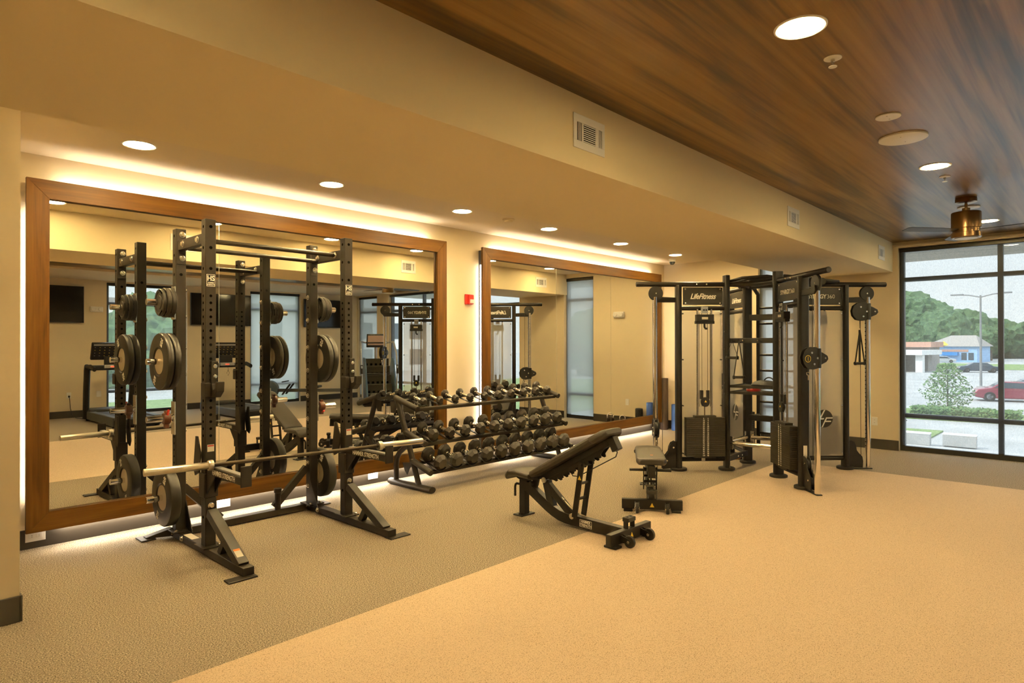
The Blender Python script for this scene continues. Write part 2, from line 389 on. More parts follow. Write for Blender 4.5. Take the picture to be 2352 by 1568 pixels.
def sprinkler(x, y, label):
    o = root('fire_sprinkler', (x, y, ZN), 0, label, 'sprinkler', 'sprinklers in the wood ceiling')
    MB().lathe([(.042, 0), (.042, -.004), (.03, -.007), (.012, -.008)], n=28).build('escutcheon', WHT, o)
    MB().lathe([(.010, -.006), (.010, -.02), (.006, -.022), (.006, -.026)], n=14).cyl((-.008, 0, -.02), (-.004, 0, -.044), .0018, 6).cyl((.008, 0, -.02), (.004, 0, -.044), .0018, 6).build('body', ZINC, o)
    MB().lathe([(.003, -.043), (.02, -.044), (.02, -.047), (0, -.047)], n=20).build('deflector', WHT, o)
sprinkler(3.448, 1.005, 'white sprinkler head beside the large downlight in the wood ceiling')
sprinkler(6.56, 1.016, 'small white sprinkler head beside the middle downlight of the wood ceiling')
def disc(name, x, y, r, label, cat, dep=.006):
    o = root(name, (x, y, ZN), 0, label, cat)
    MB().lathe([(r, 0), (r, -dep), (r*.97, -dep-.002), (0, -dep-.002)], n=44).build('cover', WHT, o)
    for s in (-1, 1): MB().lathe([(.004, -dep-.002), (.004, -dep-.004), (0, -dep-.004)], (s*r*.45, 0, 0), n=8).build('screw', ZINC, o)
disc('ceiling_cover', 4.576, 1.008, .072, 'small round blank cover in the wood ceiling', 'cover plate')
disc('ceiling_speaker', 5.122, 1.037, .150, 'large flat round speaker in the wood ceiling', 'speaker', .01)
disc('ceiling_speaker', 8.20, 1.06, .10, 'flat round speaker in the wood ceiling behind the fan', 'speaker', .01)
o = root('smoke_detector', (5.312, 5.034, ZN), 0, 'flat round smoke detector in the painted ceiling above the red alarm', 'smoke detector')
MB().lathe([(.07, 0), (.07, -.012), (.062, -.018)], n=32).build('base', CEILP, o)
MB().lathe([(.05, -.016), (.046, -.034), (.03, -.04), (0, -.04)], n=32).build('sensor', CEILP, o)
o = root('security_camera', (9.72, 5.38, ZN), 0, 'small dome security camera under the ceiling by the corner', 'security camera')
MB().lathe([(.055, 0), (.057, -.03), (.052, -.05)], n=28).build('housing', WHT, o)
MB().lathe([(.05, -.05), (.042, -.078), (.024, -.096), (0, -.10)], n=28).build('dome', CONS, o)

def vent(x0, x1, z0, z1, y, ny, label):
    o = root('air_vent', ((x0+x1)/2, y, z0), 0, label, 'air vent', 'air vents in the dropped beam')
    f = .045; ya, yb = sorted((y, y+ny*.007)); W = x1-x0
    MB().box(x0, x1, ya, yb, z0, z0+f).box(x0, x1, ya, yb, z1-f, z1).box(x0, x0+f*.7, ya, yb, z0+f, z1-f).box(x1-f*.6, x1, ya, yb, z0+f, z1-f).box(x1-.30*W, x1-.20*W, ya, yb, z0+f, z1-f).box(x0+.25*W, x0+.30*W, ya, yb, z0+f, z1-f).build('frame', WHT, o, True, bevel=.0015)
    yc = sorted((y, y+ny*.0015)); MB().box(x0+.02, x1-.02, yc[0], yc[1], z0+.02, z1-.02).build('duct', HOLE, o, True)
    m = MB(); n = 9
    for i in range(n):
        z = z0+f+(i+.5)*(z1-z0-2*f)/n; m.beam((x0+.29*W, y+ny*.004, z), (x1-.28*W, y+ny*.004, z), .005, .0035, (0, -ny*.8, .6))
    for i in range(3):
        for xx in (x0+.14*W+i*.035*W, x1-.18*W+i*.035*W): m.box(xx, xx+.004, ya+.001, yb-.001, z0+f, z1-f)
    m.build('louvers', WHT, o, True)
vent(2.899, 3.206, 2.668, 2.866, 2.235, -1, 'white square air vent on the beam face, the largest and nearest')
vent(6.253, 6.570, 2.668, 2.858, 2.235, -1, 'white air vent on the beam face, the middle one of three')
vent(9.58, 9.897, 2.672, 2.862, 2.235, -1, 'white air vent on the beam face, beside the big window')
vent(2.75, 3.05, 2.67, 2.87, 3.47, 1, 'air vent on the mirror side of the beam, near the left wall')
vent(6.167, 6.456, 2.68, 2.88, 3.47, 1, 'air vent seen in the first mirror on the beam')
vent(9.436, 9.768, 2.665, 2.86, 3.47, 1, 'air vent seen in the second mirror on the beam')

o = root('ceiling_fan', (7.69, 1.015, ZN), R(20), 'bronze drum ceiling fan hanging near the big window', 'ceiling fan')
MB().lathe([(.088, 0), (.092, -.01), (.092, -.042), (.07, -.05), (.02, -.056)], n=40).build('canopy', BRZ, o)
MB().lathe([(.013, -.05), (.013, -.112)], n=14).build('downrod', BRZ, o)
MB().lathe([(.034, -.100), (.034, -.126), (.05, -.135), (.122, -.142), (.126, -.150), (.126, -.300), (.122, -.305)], n=56).build('motor_housing', BRZ, o)
MB().lathe([(.115, -.303), (.115, -.342)], n=48).build('blade_hub', BRZ, o)
MB().lathe([(.118, -.342), (.126, -.346), (.126, -.388), (.12, -.396), (0, -.398)], n=56).build('lower_ring', BRZ, o)
MB().lathe([(0, -.398), (.10, -.399), (.10, -.402), (0, -.404)], n=40).build('bottom_cap', WHT, o)
for k in range(3):
    T = M.Rotation(R(120*k), 4, 'Z') @ M.Translation((0, 0, -.325)) @ M.Rotation(R(10), 4, 'X')
    m = MB(); pl = [(.10, -.035), (.30, -.055), (.62, -.06), (.66, -.045), (.66, .045), (.62, .06), (.30, .055), (.10, .035)]
    m.prism(pl, T @ V((0, 0, 0)), T.to_3x3() @ X, T.to_3x3() @ Y, .006); m.build('blade', DGREY, o, bevel=.002)

# ------------------------------------------------------------------ wall fittings
def plate(name, c, ux, n, w, h, label, cat='outlet', group=None, sockets=2, m=WHT):
    """wall plate centred at c, wide along ux, facing n"""
    c, ux, n = V(c), V(ux), V(n); o = root(name, c, 0, label, cat, group)
    def slab(W, H, d0, d1, off=(0, 0)):
        q = [c+ux*(off[0]+i*W/2)+Z*(off[1]+j*H/2)+n*d for d in (d0, d1) for i, j in ((-1, -1), (1, -1), (1, 1), (-1, 1))]
        return MB().add(q, [(0, 1, 2, 3), (7, 6, 5, 4), (0, 4, 5, 1), (1, 5, 6, 2), (2, 6, 7, 3), (3, 7, 4, 0)])
    slab(w, h, 0, .006).build('cover_plate', m, o, True, bevel=.002)
    hz = w > h
    for k in range(sockets):
        off = (k-(sockets-1)/2)*(.045 if hz else .04); of = (off, 0) if hz else (0, off)
        s = slab(.034, .03, .006, .008, of).build('socket', WHT, o, True, bevel=.001)
        for e in (-1, 1): slab(*((.009, .002) if hz else (.002, .009)), .008, .0083, (of[0]+(0 if hz else e*.006), of[1]+(e*.006 if hz else 0))).build('slot', HOLE, s, True)
    return o
g = 'outlets low on the mirror wall'
plate('outlet', (1.033, D-.012, .095), X, -Y, .125, .085, 'white outlet on the dark baseboard under the left mirror corner', group=g)
plate('outlet', (2.43, D-.012, .082), X, -Y, .12, .075, 'white outlet under the first mirror, seen through the power rack', group=g)
plate('outlet', (4.05, D-.012, .09), X, -Y, .125, .078, 'white outlet under the first mirror beside the dumbbell rack', group=g)
plate('outlet', (8.33, D-.012, .10), X, -Y, .125, .075, 'white outlet under the second mirror behind the incline bench', group=g)
plate('outlet', (X1, 2.477, .40), Y, -X, .075, .12, 'white outlet on the far wall beside the right pulley column')
plate('outlet', (X1, 4.97, .42), Y, -X, .075, .12, 'white outlet seen in the second mirror under the strobe')
plate('wall_plate', (3.894, YO, .476), X, Y, .09, .13, 'blank white plate seen in the first mirror under the strobe', 'wall plate', sockets=0)
oc = plate('outlet', (3.35, YO, .471), X, Y, .08, .125, 'white outlet with a black plug seen in the first mirror')
plate('light_switch', (.70, 4.92, 1.12), Y, X, .075, .13, 'small switch plate on the wall end beside the first mirror', 'switch', sockets=1)
o = root('alarm_strobe', (5.49, D, 2.1), 0, 'red fire alarm with a white strobe on the wall between the mirrors', 'fire alarm')
MB().box(5.43, 5.555, D-.022, D, 2.035, 2.165).build('base', REDP, o, True, bevel=.006)
MB().box(5.47, 5.55, D-.05, D-.02, 2.04, 2.16).build('horn_body', REDP, o, True, bevel=.008)
MB().box(5.478, 5.545, D-.062, D-.048, 2.05, 2.10).build('strobe_lens', WHT, o, True, bevel=.006)
def strobe(c, ux, n, label):
    c, ux, n = V(c), V(ux), V(n); o = root('alarm_light', c, 0, label, 'alarm light')
    def slab(W, H, d0, d1, off=0):
        q = [c+ux*(off+i*W/2)+Z*(j*H/2)+n*d for d in (d0, d1) for i, j in ((-1, -1), (1, -1), (1, 1), (-1, 1))]
        return MB().add(q, [(0, 1, 2, 3), (7, 6, 5, 4), (0, 4, 5, 1), (1, 5, 6, 2), (2, 6, 7, 3), (3, 7, 4, 0)])
    slab(.24, .115, 0, .045).build('housing', WHT, o, True, bevel=.012)
    for s in (-1, 1): MB().lathe([(.042, .04), (.044, .065), (.036, .075), (0, .075)], c+ux*s*.07, n, 20).build('lamp_head', WHT, o, True)
strobe((3.845, YO, 2.30), X, Y, 'white two-headed alarm light seen in the first mirror beside the television')
strobe((X1, 4.80, 2.10), Y, -X, 'white alarm light on the far wall seen in the second mirror')
for x0, x1, l in ((2.15, 3.60, 'wall television seen at the left edge of the first mirror'), (5.75, 7.20, 'wall television seen in the first mirror behind the rack uprights'), (8.66, 9.785, 'wall television seen in the first mirror near the stair climber')):
    o = root('television', ((x0+x1)/2, YO, 2.0), 0, l, 'television', 'wall televisions')
    MB().box(x0, x1, YO+.05, YO+.09, 2.0, 2.77).build('bezel', PLAS, o, True, bevel=.004)
    MB().box(x0+.012, x1-.012, YO+.09, YO+.0915, 2.02, 2.758).build('screen', SCR, o, True)
    xm = (x0+x1)/2; MB().box(xm-.2, xm+.2, YO, YO+.05, 2.25, 2.55).build('wall_mount', PLAS, o, True)
# ------------------------------------------------------------------ power rack
XL, XR, YF, YB, PH, hw = 1.865, 3.016, 4.79, 5.370, 2.445, .038
rk = root('power_rack', ((XL+XR)/2, 5.0, 0), 0, 'tall black steel power rack standing in front of the left mirror', 'power rack')
BOLT = None
def bolt(p, n, parent, r=.017):
    """zinc hex bolt head with washer"""
    global BOLT
    m = MB().lathe([(r*1.35, 0), (r*1.35, .003), (r, .004), (r, .012), (r*.75, .015), (0, .015)], p, n, 12)
    return m.build('bolt', ZINC, parent, True)
def holes(m, x, y, faces, zs, r=.0105):
    m.m(1)
    for z in zs:
        for f in faces:
            n = {'f': -Y, 'b': Y, 'l': -X, 'r': X}[f]; c = V((x, y, z))+n*(hw+.0004); t = n.cross(Z); k = len(m.v)
            m.add([c+t*cos(2*pi*j/10)*r+Z*sin(2*pi*j/10)*r for j in range(10)], [tuple(range(10))])
    m.m(0)
fine = [.87+.0508*k for k in range(21)]
for x in (XL, XR):
    for y, fr in ((YF, True), (YB, False)):
        m = MB().box(x-hw, x+hw, y-hw, y+hw, .062, PH)
        if fr: holes(m, x, y, 'fblr', fine); holes(m, x, y, 'fblr', (.28, .48, 2.085, 2.237, 2.39), .012)
        else: holes(m, x, y, 'lr', [.50+.0508*k for k in range(28)], .009); holes(m, x, y, 'fb', (2.085,), .012); holes(m, x, y, 'lr', (2.085, 2.237, 2.39), .012)
        m.build('upright', [BLK, HOLE], rk, True, bevel=.004)
    s = -1 if x == XL else 1
    # base
    MB().box(x-hw, x+hw, 4.13, 5.47, .010, .064).build('base_beam', BLK, rk, True, bevel=.004)
    MB().box(x-hw-(.11 if s < 0 else .004), x+hw+(.11 if s > 0 else .004), 4.085, 4.17, 0, .011).build('foot_plate', BLK, rk, True, bevel=.003)
    MB().box(x-.07, x+.07, 4.70, 4.88, .064, .074).build('post_base', BLK, rk, True, bevel=.002)
    MB().box(x-.07, x+.07, 5.28, 5.46, .064, .074).build('post_base', BLK, rk, True, bevel=.002)
    f = MB().box(*sorted((x+s*.14, x+s*.245)), 5.45, 5.60, 0, .012)
    f.add([(x+s*hw, 5.39, .02), (x+s*hw, 5.46, .02), (x+s*.2, 5.56, .012), (x+s*.2, 5.49, .012), (x+s*hw, 5.39, .085), (x+s*hw, 5.46, .085), (x+s*.2, 5.56, .02), (x+s*.2, 5.49, .02)], [(0, 1, 2, 3), (4, 5, 6, 7), (0, 1, 5, 4), (1, 2, 6, 5), (2, 3, 7, 6), (3, 0, 4, 7)])
    f.build('rear_foot', BLK, rk, True, bevel=.003)
    # diagonal front brace with its short strut
    MB().beam((x, 4.735, .318), (x, 4.215, .050), .07, .062).build('front_brace', BLK, rk, True, bevel=.004)
    MB().beam((x, 4.56, .06), (x, 4.48, .17), .05, .05, Y).build('brace_strut', BLK, rk, True, bevel=.003)
    MB().box(x-.037, x+.037, 4.745, 4.752, .28, .42).build('brace_plate', BLK, rk, True, bevel=.001)
    bolt((x, 4.745, .365), -Y, rk); bolt((x-hw, 5.20, .04), -X, rk); bolt((x-hw, 5.40, .045), -X, rk)
    for p in ((x+.045, 4.715, .074), (x-.045, 5.305, .074), (x+.045, 5.305, .074)): bolt(p, Z, rk, .012)
    # top tie between front and back upright
    MB().box(x-.026, x+.026, YF+hw, YB-hw, 2.272, 2.350).build('top_tie', BLK, rk, True, bevel=.004)
    for yy, n in ((YB-hw, -1), (YF+hw, 1)):
        ya, yb = sorted((yy, yy+n*.008)); MB().box(x-.034, x+.034, ya, yb, 2.165, 2.435).build('tie_plate', BLK, rk, True, bevel=.002)
        for z in (2.215, 2.400): bolt((x+.006, yy+n*.008, z), V((0, n, 0)), rk, .018)
    for yy in (4.93, 5.22): bolt((x-.026, yy, 2.312), -X, rk, .02); bolt((x+.026, yy, 2.312), X, rk, .02)
    # spotter arm
    a = MB().box(x-.03, x+.03, 4.175, YF-hw, .597, .648)
    a.build('spotter_arm', BLK, rk, True, bevel=.003)
    sp = rk.children[-1]
    MB().box(x-.022, x+.022, 4.18, 4.72, .648, .6615).build('wear_strip', SILV, rk, True, bevel=.003)
    MB().box(x-.037, x+.037, 4.165, 4.176, .585, .725).build('arm_stop', BLK, rk, True, bevel=.004)
    MB().prism([(4.752, .44), (4.752, .60), (4.60, .60)], (x+.025, 0, 0), Y, Z, .008).build('arm_gusset', BLK, rk, True)
    MB().prism([(4.752, .44), (4.752, .60), (4.60, .60)], (x-.033, 0, 0), Y, Z, .008).build('arm_gusset', BLK, rk, True)
    MB().box(x-hw-.012, x+hw+.012, 4.74, 4.842, .425, .60).build('arm_sleeve', BLK, rk, True, bevel=.006)
    for e in (-1, 1):
        xa = x+e*(hw+.012); MB().prism([(4.83, .60), (4.80, .735), (4.86, .86), (4.89, .86), (4.93, .62), (4.90, .57)], (xa-.006, 0, 0), Y, Z, .012).build('arm_hook_plate', BLK, rk, True, bevel=.002)
    text('lettering', 'HAMMER STRENGTH', .050, sp, (x-.0306, 4.46, .622), -Y, Z, PRINT, bold=.0010, sx=.80)
    # J hook
    MB().box(x-.005, x+.045, 4.728, 4.752, 1.165, 1.412).build('hook_plate', BLK, rk, True, bevel=.005)
    j = MB().prism([(4.752, 1.150), (4.752, 1.250), (4.715, 1.250), (4.700, 1.205), (4.665, 1.215), (4.655, 1.265), (4.625, 1.265), (4.632, 1.195), (4.69, 1.150)], (x-.008, 0, 0), Y, Z, .056)
    j.build('j_hook', BLK, rk, True, bevel=.004)
    MB().box(x-hw-.014, x-.01, 4.722, 4.80, 1.155, 1.255).build('hook_clamp', BLK, rk, True, bevel=.004)
    for z in (1.300, 1.375): bolt((x+.022, 4.728, z), -Y, rk, .011)
    # badge and labels
    b = MB().box(x-.030, x+.030, YF-hw-.0012, YF-hw, 1.955, 2.042).m(1).box(x-.027, x+.027, YF-hw-.0016, YF-hw-.001, 1.958, 2.039).build('badge', [PRINT, CONS], rk, True)
    text('lettering', 'HS', .052, b, (x, YF-hw-.0018, 2.012), X, Z, PRINT, bold=.0012, sx=.85)
    text('lettering', 'HAMMER\nSTRENGTH', .0135, b, (x, YF-hw-.0018, 1.974), X, Z, PRINT, bold=.0003, sx=.8)
    lb = MB().box(x-.024, x+.024, YF-hw-.001, YF-hw, .755, .806).m(1).box(x-.022, x+.022, YF-hw-.0014, YF-hw, .792, .802).build('warning_label', [LABELM, REDL], rk, True)
    lb['label'] = 'white sticker with a red header'
    # storage pegs
    for z in (1.86, 1.40, .955, .34):
        e = x+s*hw
        MB().box(*sorted((e, e+s*.010)), YB-.036, YB+.036, z-.13, z+.13).build('peg_plate', ZINC, rk, True, bevel=.001)
        MB().cyl((e, YB, z), (e+s*.20, YB, z), .0245, 24).lathe([(.034, .010), (.034, .016), (.0246, .018)], (e, YB, z), V((s, 0, 0)), 24).build('storage_peg', CHR, rk, True, bevel=.002)
        for dz in (-.105, .105):
            if z+dz > .07: bolt((x-s*hw, YB, z+dz), V((-s, 0, 0)), rk, .016)
    MB().prism([(5.332, .07), (5.20, .07), (5.332, .30)], (x-s*hw-.003, 0, 0), Y, Z, .006).build('post_gusset', BLK, rk, True)
    # rear diagonal brace to the cross beam
    MB().beam((x-s*hw, 5.40, .40), (x-s*.34, 5.42, .085), .045, .06).build('rear_brace', BLK, rk, True, bevel=.003)
wl = MB().beam((XL, 4.325, .1405), (XL, 4.255, .1045), .045, .002, (0, -.46, .89)).m(1).beam((XL, 4.3251, .1412), (XL, 4.309, .1330), .043, .002, (0, -.46, .89)).build('warning_label', [LABELM, ORNG], rk, True)
wl['label'] = 'white sticker with an orange header'
MB().box(XL-.028, XL+.028, 5.03, 5.20, .064, .0652).build('serial_label', LABELM, rk, True)
MB().box(XL+hw, XR-hw, 5.385, 5.461, .010, .064).build('cross_beam', BLK, rk, True, bevel=.004)
MB().cyl((2.70, 5.40, .064), (2.70, 5.40, .25), .026, 20).lathe([(.026, .21), (.033, .215), (.033, .25), (.022, .252), (.022, .20)], (2.70, 5.40, 0), Z, 20).build('bar_holder', BLK, rk, True)
for yy, zz in ((4.93, 2.312), (5.235, 2.285)): MB().cyl((XL+.02, yy, zz), (XR-.02, yy, zz), .0185, 18).build('pull_up_bar', BLK, rk, True)

def disc_plate(x, z, s, r, t, label, group, big=None, wt=None):
    """weight plate on a peg; x = its outer face; the -x face carries the print"""
    o = root('weight_plate', (x, YB, z), 0, label, 'weight plate', group); ax = V((-s, 0, 0))
    if big:
        MB().lathe([(.028, .008), (.098, .008), (.108, .010), (.115, .0), (r*.62, 0), (r*.90, 0), (r*.97, .004), (r, .014), (r, t-.014), (r*.97, t-.004), (r*.9, t), (.115, t), (.108, t-.010), (.028, t-.008)], (0, 0, 0), ax, 64).build('rubber_disc', BUMPER, o)
        for h in (.007, t-.008): MB().lathe([(.0262, h), (.098, h), (.098, h+.001), (.0262, h+.001)], (0, 0, 0), ax, 40).build('steel_hub', HUBM, o)
        fx = -.0006 if s < 0 else -t-.0006
        for sg in (1, -1):
            a = R(28)
            c = V((fx, -sin(a)*.165*sg, cos(a)*.165*sg)); e = V((0, -cos(a)*sg, -sin(a)*sg)); u = V((0, -sin(a)*sg, cos(a)*sg))
            text('lettering', wt, .052, o, c+u*.012, e, u, PRINT, bold=.0012, world=False); text('lettering', 'LBS', .030, o, c-u*.022, e, u, PRINT, bold=.0008, world=False)
    else:
        m = MB().lathe([(.0255, 0), (.05, 0), (.054, .006), (r*.74, .006), (r*.80, 0), (r*.95, 0), (r, .006), (r, t-.006), (r*.95, t), (r*.8, t), (r*.74, t-.006), (.054, t-.006), (.05, t), (.0255, t)], (0, 0, 0), ax, 48); m.build('iron_disc', BUMPER, o)
        for k in range(3):
            a = R(30+120*k); T = M.Rotation(a, 4, 'X'); q = MB()
            for e in (-.0005, t-.0055): q.prism([(-.035, r*.80), (.035, r*.80), (.03, r*.93), (-.03, r*.93)], T @ V((-s*(e+.003)-.003, 0, 0)), T.to_3x3() @ Y, T.to_3x3() @ Z, .0062)
            q.build('grip_slot', HOLE, o)
    return o
gp = 'weight plates stored on the rack pegs'
for s, nm in ((-1, 'left'), (1, 'right')):
    xp = (XL if s < 0 else XR)+s*(hw+.012)
    for k, (r, t, wd) in enumerate(((.116, .034, 'innermost'), (.116, .034, 'middle'), (.107, .028, 'outermost'))):
        disc_plate(xp+s*(.002+.035*k+t), 1.86, s, r, t, 'small black iron plate on the top %s peg of the rack, %s of three' % (nm, wd), gp)
    for k, wd in enumerate(('inner', 'outer')):
        disc_plate(xp+s*(.052*(k+1)+.001), 1.40, s, .2235, .050, 'large black bumper plate marked 25 on the %s side of the rack, %s one' % (nm, wd), gp, True, '25')
    disc_plate(xp+s*.083, .34, s, .2235, .080, 'thick black bumper plate marked 45 on the bottom %s peg' % nm, gp, True, '45')
    o = root('barbell_collar', (xp+s*.045, YB, .955), 0, 'brown clamp collar with a red lever on the %s rack peg' % nm, 'collar', 'clamp collars on the rack')
    c = mat('collar_brown', (.10, .030, .012), .4) if s < 0 else c
    MB().lathe([(.0255, -.026), (.042, -.026), (.046, -.018), (.046, .018), (.042, .026), (.0255, .026)], (0, 0, 0), X, 14).cbox((0, 0, -.05), (.03, .04, .05)).build('clamp_ring', c, o, bevel=.003)
    MB().cbox((0, .0, .052), (.028, .03, .02)).build('clamp_jaw', c, o, bevel=.003)
    MB().cyl((0, -.03, .03 if s < 0 else -.05), (0, -.052, .068 if s < 0 else -.04), .009, 10).build('release_lever', REDP, o)

# barbell lying on the spotter arms
P0, P1 = V((1.405, 4.688, .6765)), V((3.560, 4.432, .6765)); dv = (P1-P0); ang = math.atan2(dv.y, dv.x)
bb = root('barbell', (P0+P1)/2, ang, 'long steel barbell without plates lying on the rack arms', 'barbell')
DST = mat('black_oxide', (.045, .036, .026), .34, .85)
hl = dv.length/2; ci = .655
MB().cyl((-ci, 0, 0), (ci, 0, 0), .0143, 20).build('shaft', DST, bb)
KN = mat('knurled_steel', (.06, .048, .034), .5, .85, bump=(1500, .5, .001))
for a, c in ((-.60, -.22), (.22, .60), (-.06, .06)): MB().cyl((a, 0, 0), (c, 0, 0), .0147, 20).build('knurling', KN, bb)
for s in (-1, 1):
    MB().lathe([(.0143, ci-.005), (.036, ci-.004), (.038, ci), (.038, ci+.026), (.036, ci+.03), (.0255, ci+.031), (.0255, hl-.004), (.0235, hl), (.02, hl), (.019, hl-.004), (0, hl-.004)], (0, 0, 0), (s, 0, 0), 32).build('sleeve', STEEL, bb)
# ------------------------------------------------------------------ dumbbell rack
dr = root('dumbbell_rack', (5.365, 5.40, 0), 0, 'long black three-tier dumbbell rack along the mirror wall', 'dumbbell rack')
FX = (4.19, 6.54); tr = .032
ARM = {'t': ((5.68, .948), (5.29, .846)), 'm': ((5.50, .590), (5.16, .492)), 'b': ((5.39, .302), (5.07, .205))}
for x in FX:
    MB().tube([(x, 5.77, .034), (x, 5.05, .034)], tr, 16, sq=(.045, .033)).build('floor_foot', BLK, dr, True, bevel=.004)
    MB().tube([(x, 5.27, .05), (x, 5.64, .925)], tr*.92, 16, sq=(.026, .034)).build('upright', BLK, dr, True)
    MB().tube([(x, 5.665, .05), (x, 5.665, .22), (x, 5.65, .30), (x, 5.60, .365), (x, 5.44, .475)], .029, 16).build('rear_leg', BLK, dr, True)
    for k, (bk, fr) in ARM.items():
        MB().tube([(x, bk[0], bk[1]), (x, fr[0], fr[1])], tr, 18).build('tier_arm', BLK, dr, True, bevel=.004)
        d = V((0, fr[0]-bk[0], fr[1]-bk[1])).normalized(); mid = V((x-.004, bk[0], bk[1]))+d*.14
        MB().prism([(0, 0), (.0, -.03), (-.05, -.07), (-.09, -.14), (-.16, -.14) if k == 't' else (-.13, -.10), (-.17, -.02)], (x-.004, fr[0]+.30, fr[1]+.075), -Y, Z, .008).build('arm_gusset', BLK, dr, True)
head_profile = lambda r, L: [(r*.62, 0), (r, L*.30), (r, L*.66), (r*.66, L)]
ordn = ['first', 'second', 'third', 'fourth', 'fifth', 'sixth', 'seventh', 'eighth', 'ninth', 'tenth']
HEX = mat('dumbbell_rubber', (.021, .0155, .009), .5)
CRD = mat('saddle_plastic', (.012, .011, .010), .35)
TI = {'t': ('top', .044, .061, .058, .070), 'm': ('middle', .066, .080, .074, .090), 'b': ('bottom', .082, .091, .090, .104)}
for k, (bk, fr) in ARM.items():
    nm, r0_, r1_, l0, l1 = TI[k]; d = V((0, bk[0]-fr[0], bk[1]-fr[1])); Ln = d.length; d.normalize(); up = V((0, -d.z, d.y))
    f0 = V((0, fr[0], fr[1]))+up*(tr-.044)
    for u in (.055, Ln-.07):
        q = f0+d*u; MB().beam((FX[0]-.01, q.y, q.z), (FX[1]+.02, q.y, q.z), .036, .018, up).build('tier_rail', BLK, dr, True, bevel=.003)
        q2 = f0+d*(u-.018 if u < .1 else u+.018)-up*.012; MB().beam((FX[0]+.03, q2.y, q2.z), (FX[1]-.02, q2.y, q2.z), .006, .026, up).build('rail_lip', BLK, dr, True)
        MB().cyl((FX[1]+.02, q.y, q.z), (FX[1]+.032, q.y, q.z), .026, 16).build('end_cap', RUB, dr, True)
    for i in range(10):
        t = i/9; r = r0_+(r1_-r0_)*t; L = l0+(l1-l0)*t; x = FX[0]+.145+i*(FX[1]-FX[0]-.295)/9; g = .062
        c = f0+d*(.055+(Ln-.125)/2)+up*(.016+r*.93); c.x = x; hx = g+L      # handle centre
        TT = M(((1, 0, 0, c.x), (0, d.y, up.y, c.y), (0, d.z, up.z, c.z), (0, 0, 0, 1)))   # local y along the bar
        sad = MB()
        for s in (-1, 1):
            a0 = []
            for e in (-1, 1):
                yy = s*(g+L*.5)+e*L*.36
                a0 += [V((sin(a)*r*1.06, yy, -cos(a)*r*1.06)) for a in [R(-52+13*j) for j in range(9)]]
                a0 += [V((sin(a)*(r*1.06+.007), yy, -cos(a)*(r*1.06+.007))) for a in [R(-52+13*j) for j in range(9)]]
            fs = []
            for j in range(8): fs += [(j, j+1, 19+j, 18+j), (9+j, 27+j, 28+j, 10+j), (j, 9+j, 10+j, j+1), (18+j, 19+j, 28+j, 27+j)]
            fs += [(0, 18, 27, 9), (8, 17, 35, 26)]; sad.add([TT @ p for p in a0], fs)
        sad.add([TT @ V(p) for p in [(-.018, -hx*.7, -r*1.08), (.018, -hx*.7, -r*1.08), (.018, hx*.7, -r*1.08), (-.018, hx*.7, -r*1.08), (-.018, -hx*.7, -r*1.2), (.018, -hx*.7, -r*1.2), (.018, hx*.7, -r*1.2), (-.018, hx*.7, -r*1.2)]], [(0, 1, 2, 3), (4, 5, 6, 7), (0, 1, 5, 4), (1, 2, 6, 5), (2, 3, 7, 6), (3, 0, 4, 7)])
        sad.build('dumbbell_saddle', CRD, dr, True)
        o = root('dumbbell', c, 0, 'black dumbbell with chrome handle, %s from the left on the %s tier' % (ordn[i], nm), 'dumbbell', 'dumbbells on the three-tier rack')
        tt = M(((1, 0, 0), (0, d.y, up.y), (0, d.z, up.z))).to_4x4(); ax = tt @ Y
        MB().lathe([(.0125, -g-.004), (.0135, -g*.9), (.0165, -g*.5), (.0172, 0), (.0165, g*.5), (.0135, g*.9), (.0125, g+.004)], (0, 0, 0), ax, 18).build('handle', CHR, o)
        for s in (-1, 1):
            m = MB().lathe(head_profile(r, L), (0, 0, 0), Y, 8); R8 = M.Rotation(R(22.5), 4, 'Y'); m.v = [tt @ ((R8 @ p)+Y*g if s > 0 else M.Rotation(pi, 4, 'Z') @ ((R8 @ p)+Y*g)) for p in m.v]
            m.build('weight_head', HEX, o, bevel=.0015, seg=1)
            MB().lathe([(.020, g-.010), (.021, g-.004), (.021, g+.002)], (0, 0, 0), ax*s, 16).build('collar_ring', CHR, o)
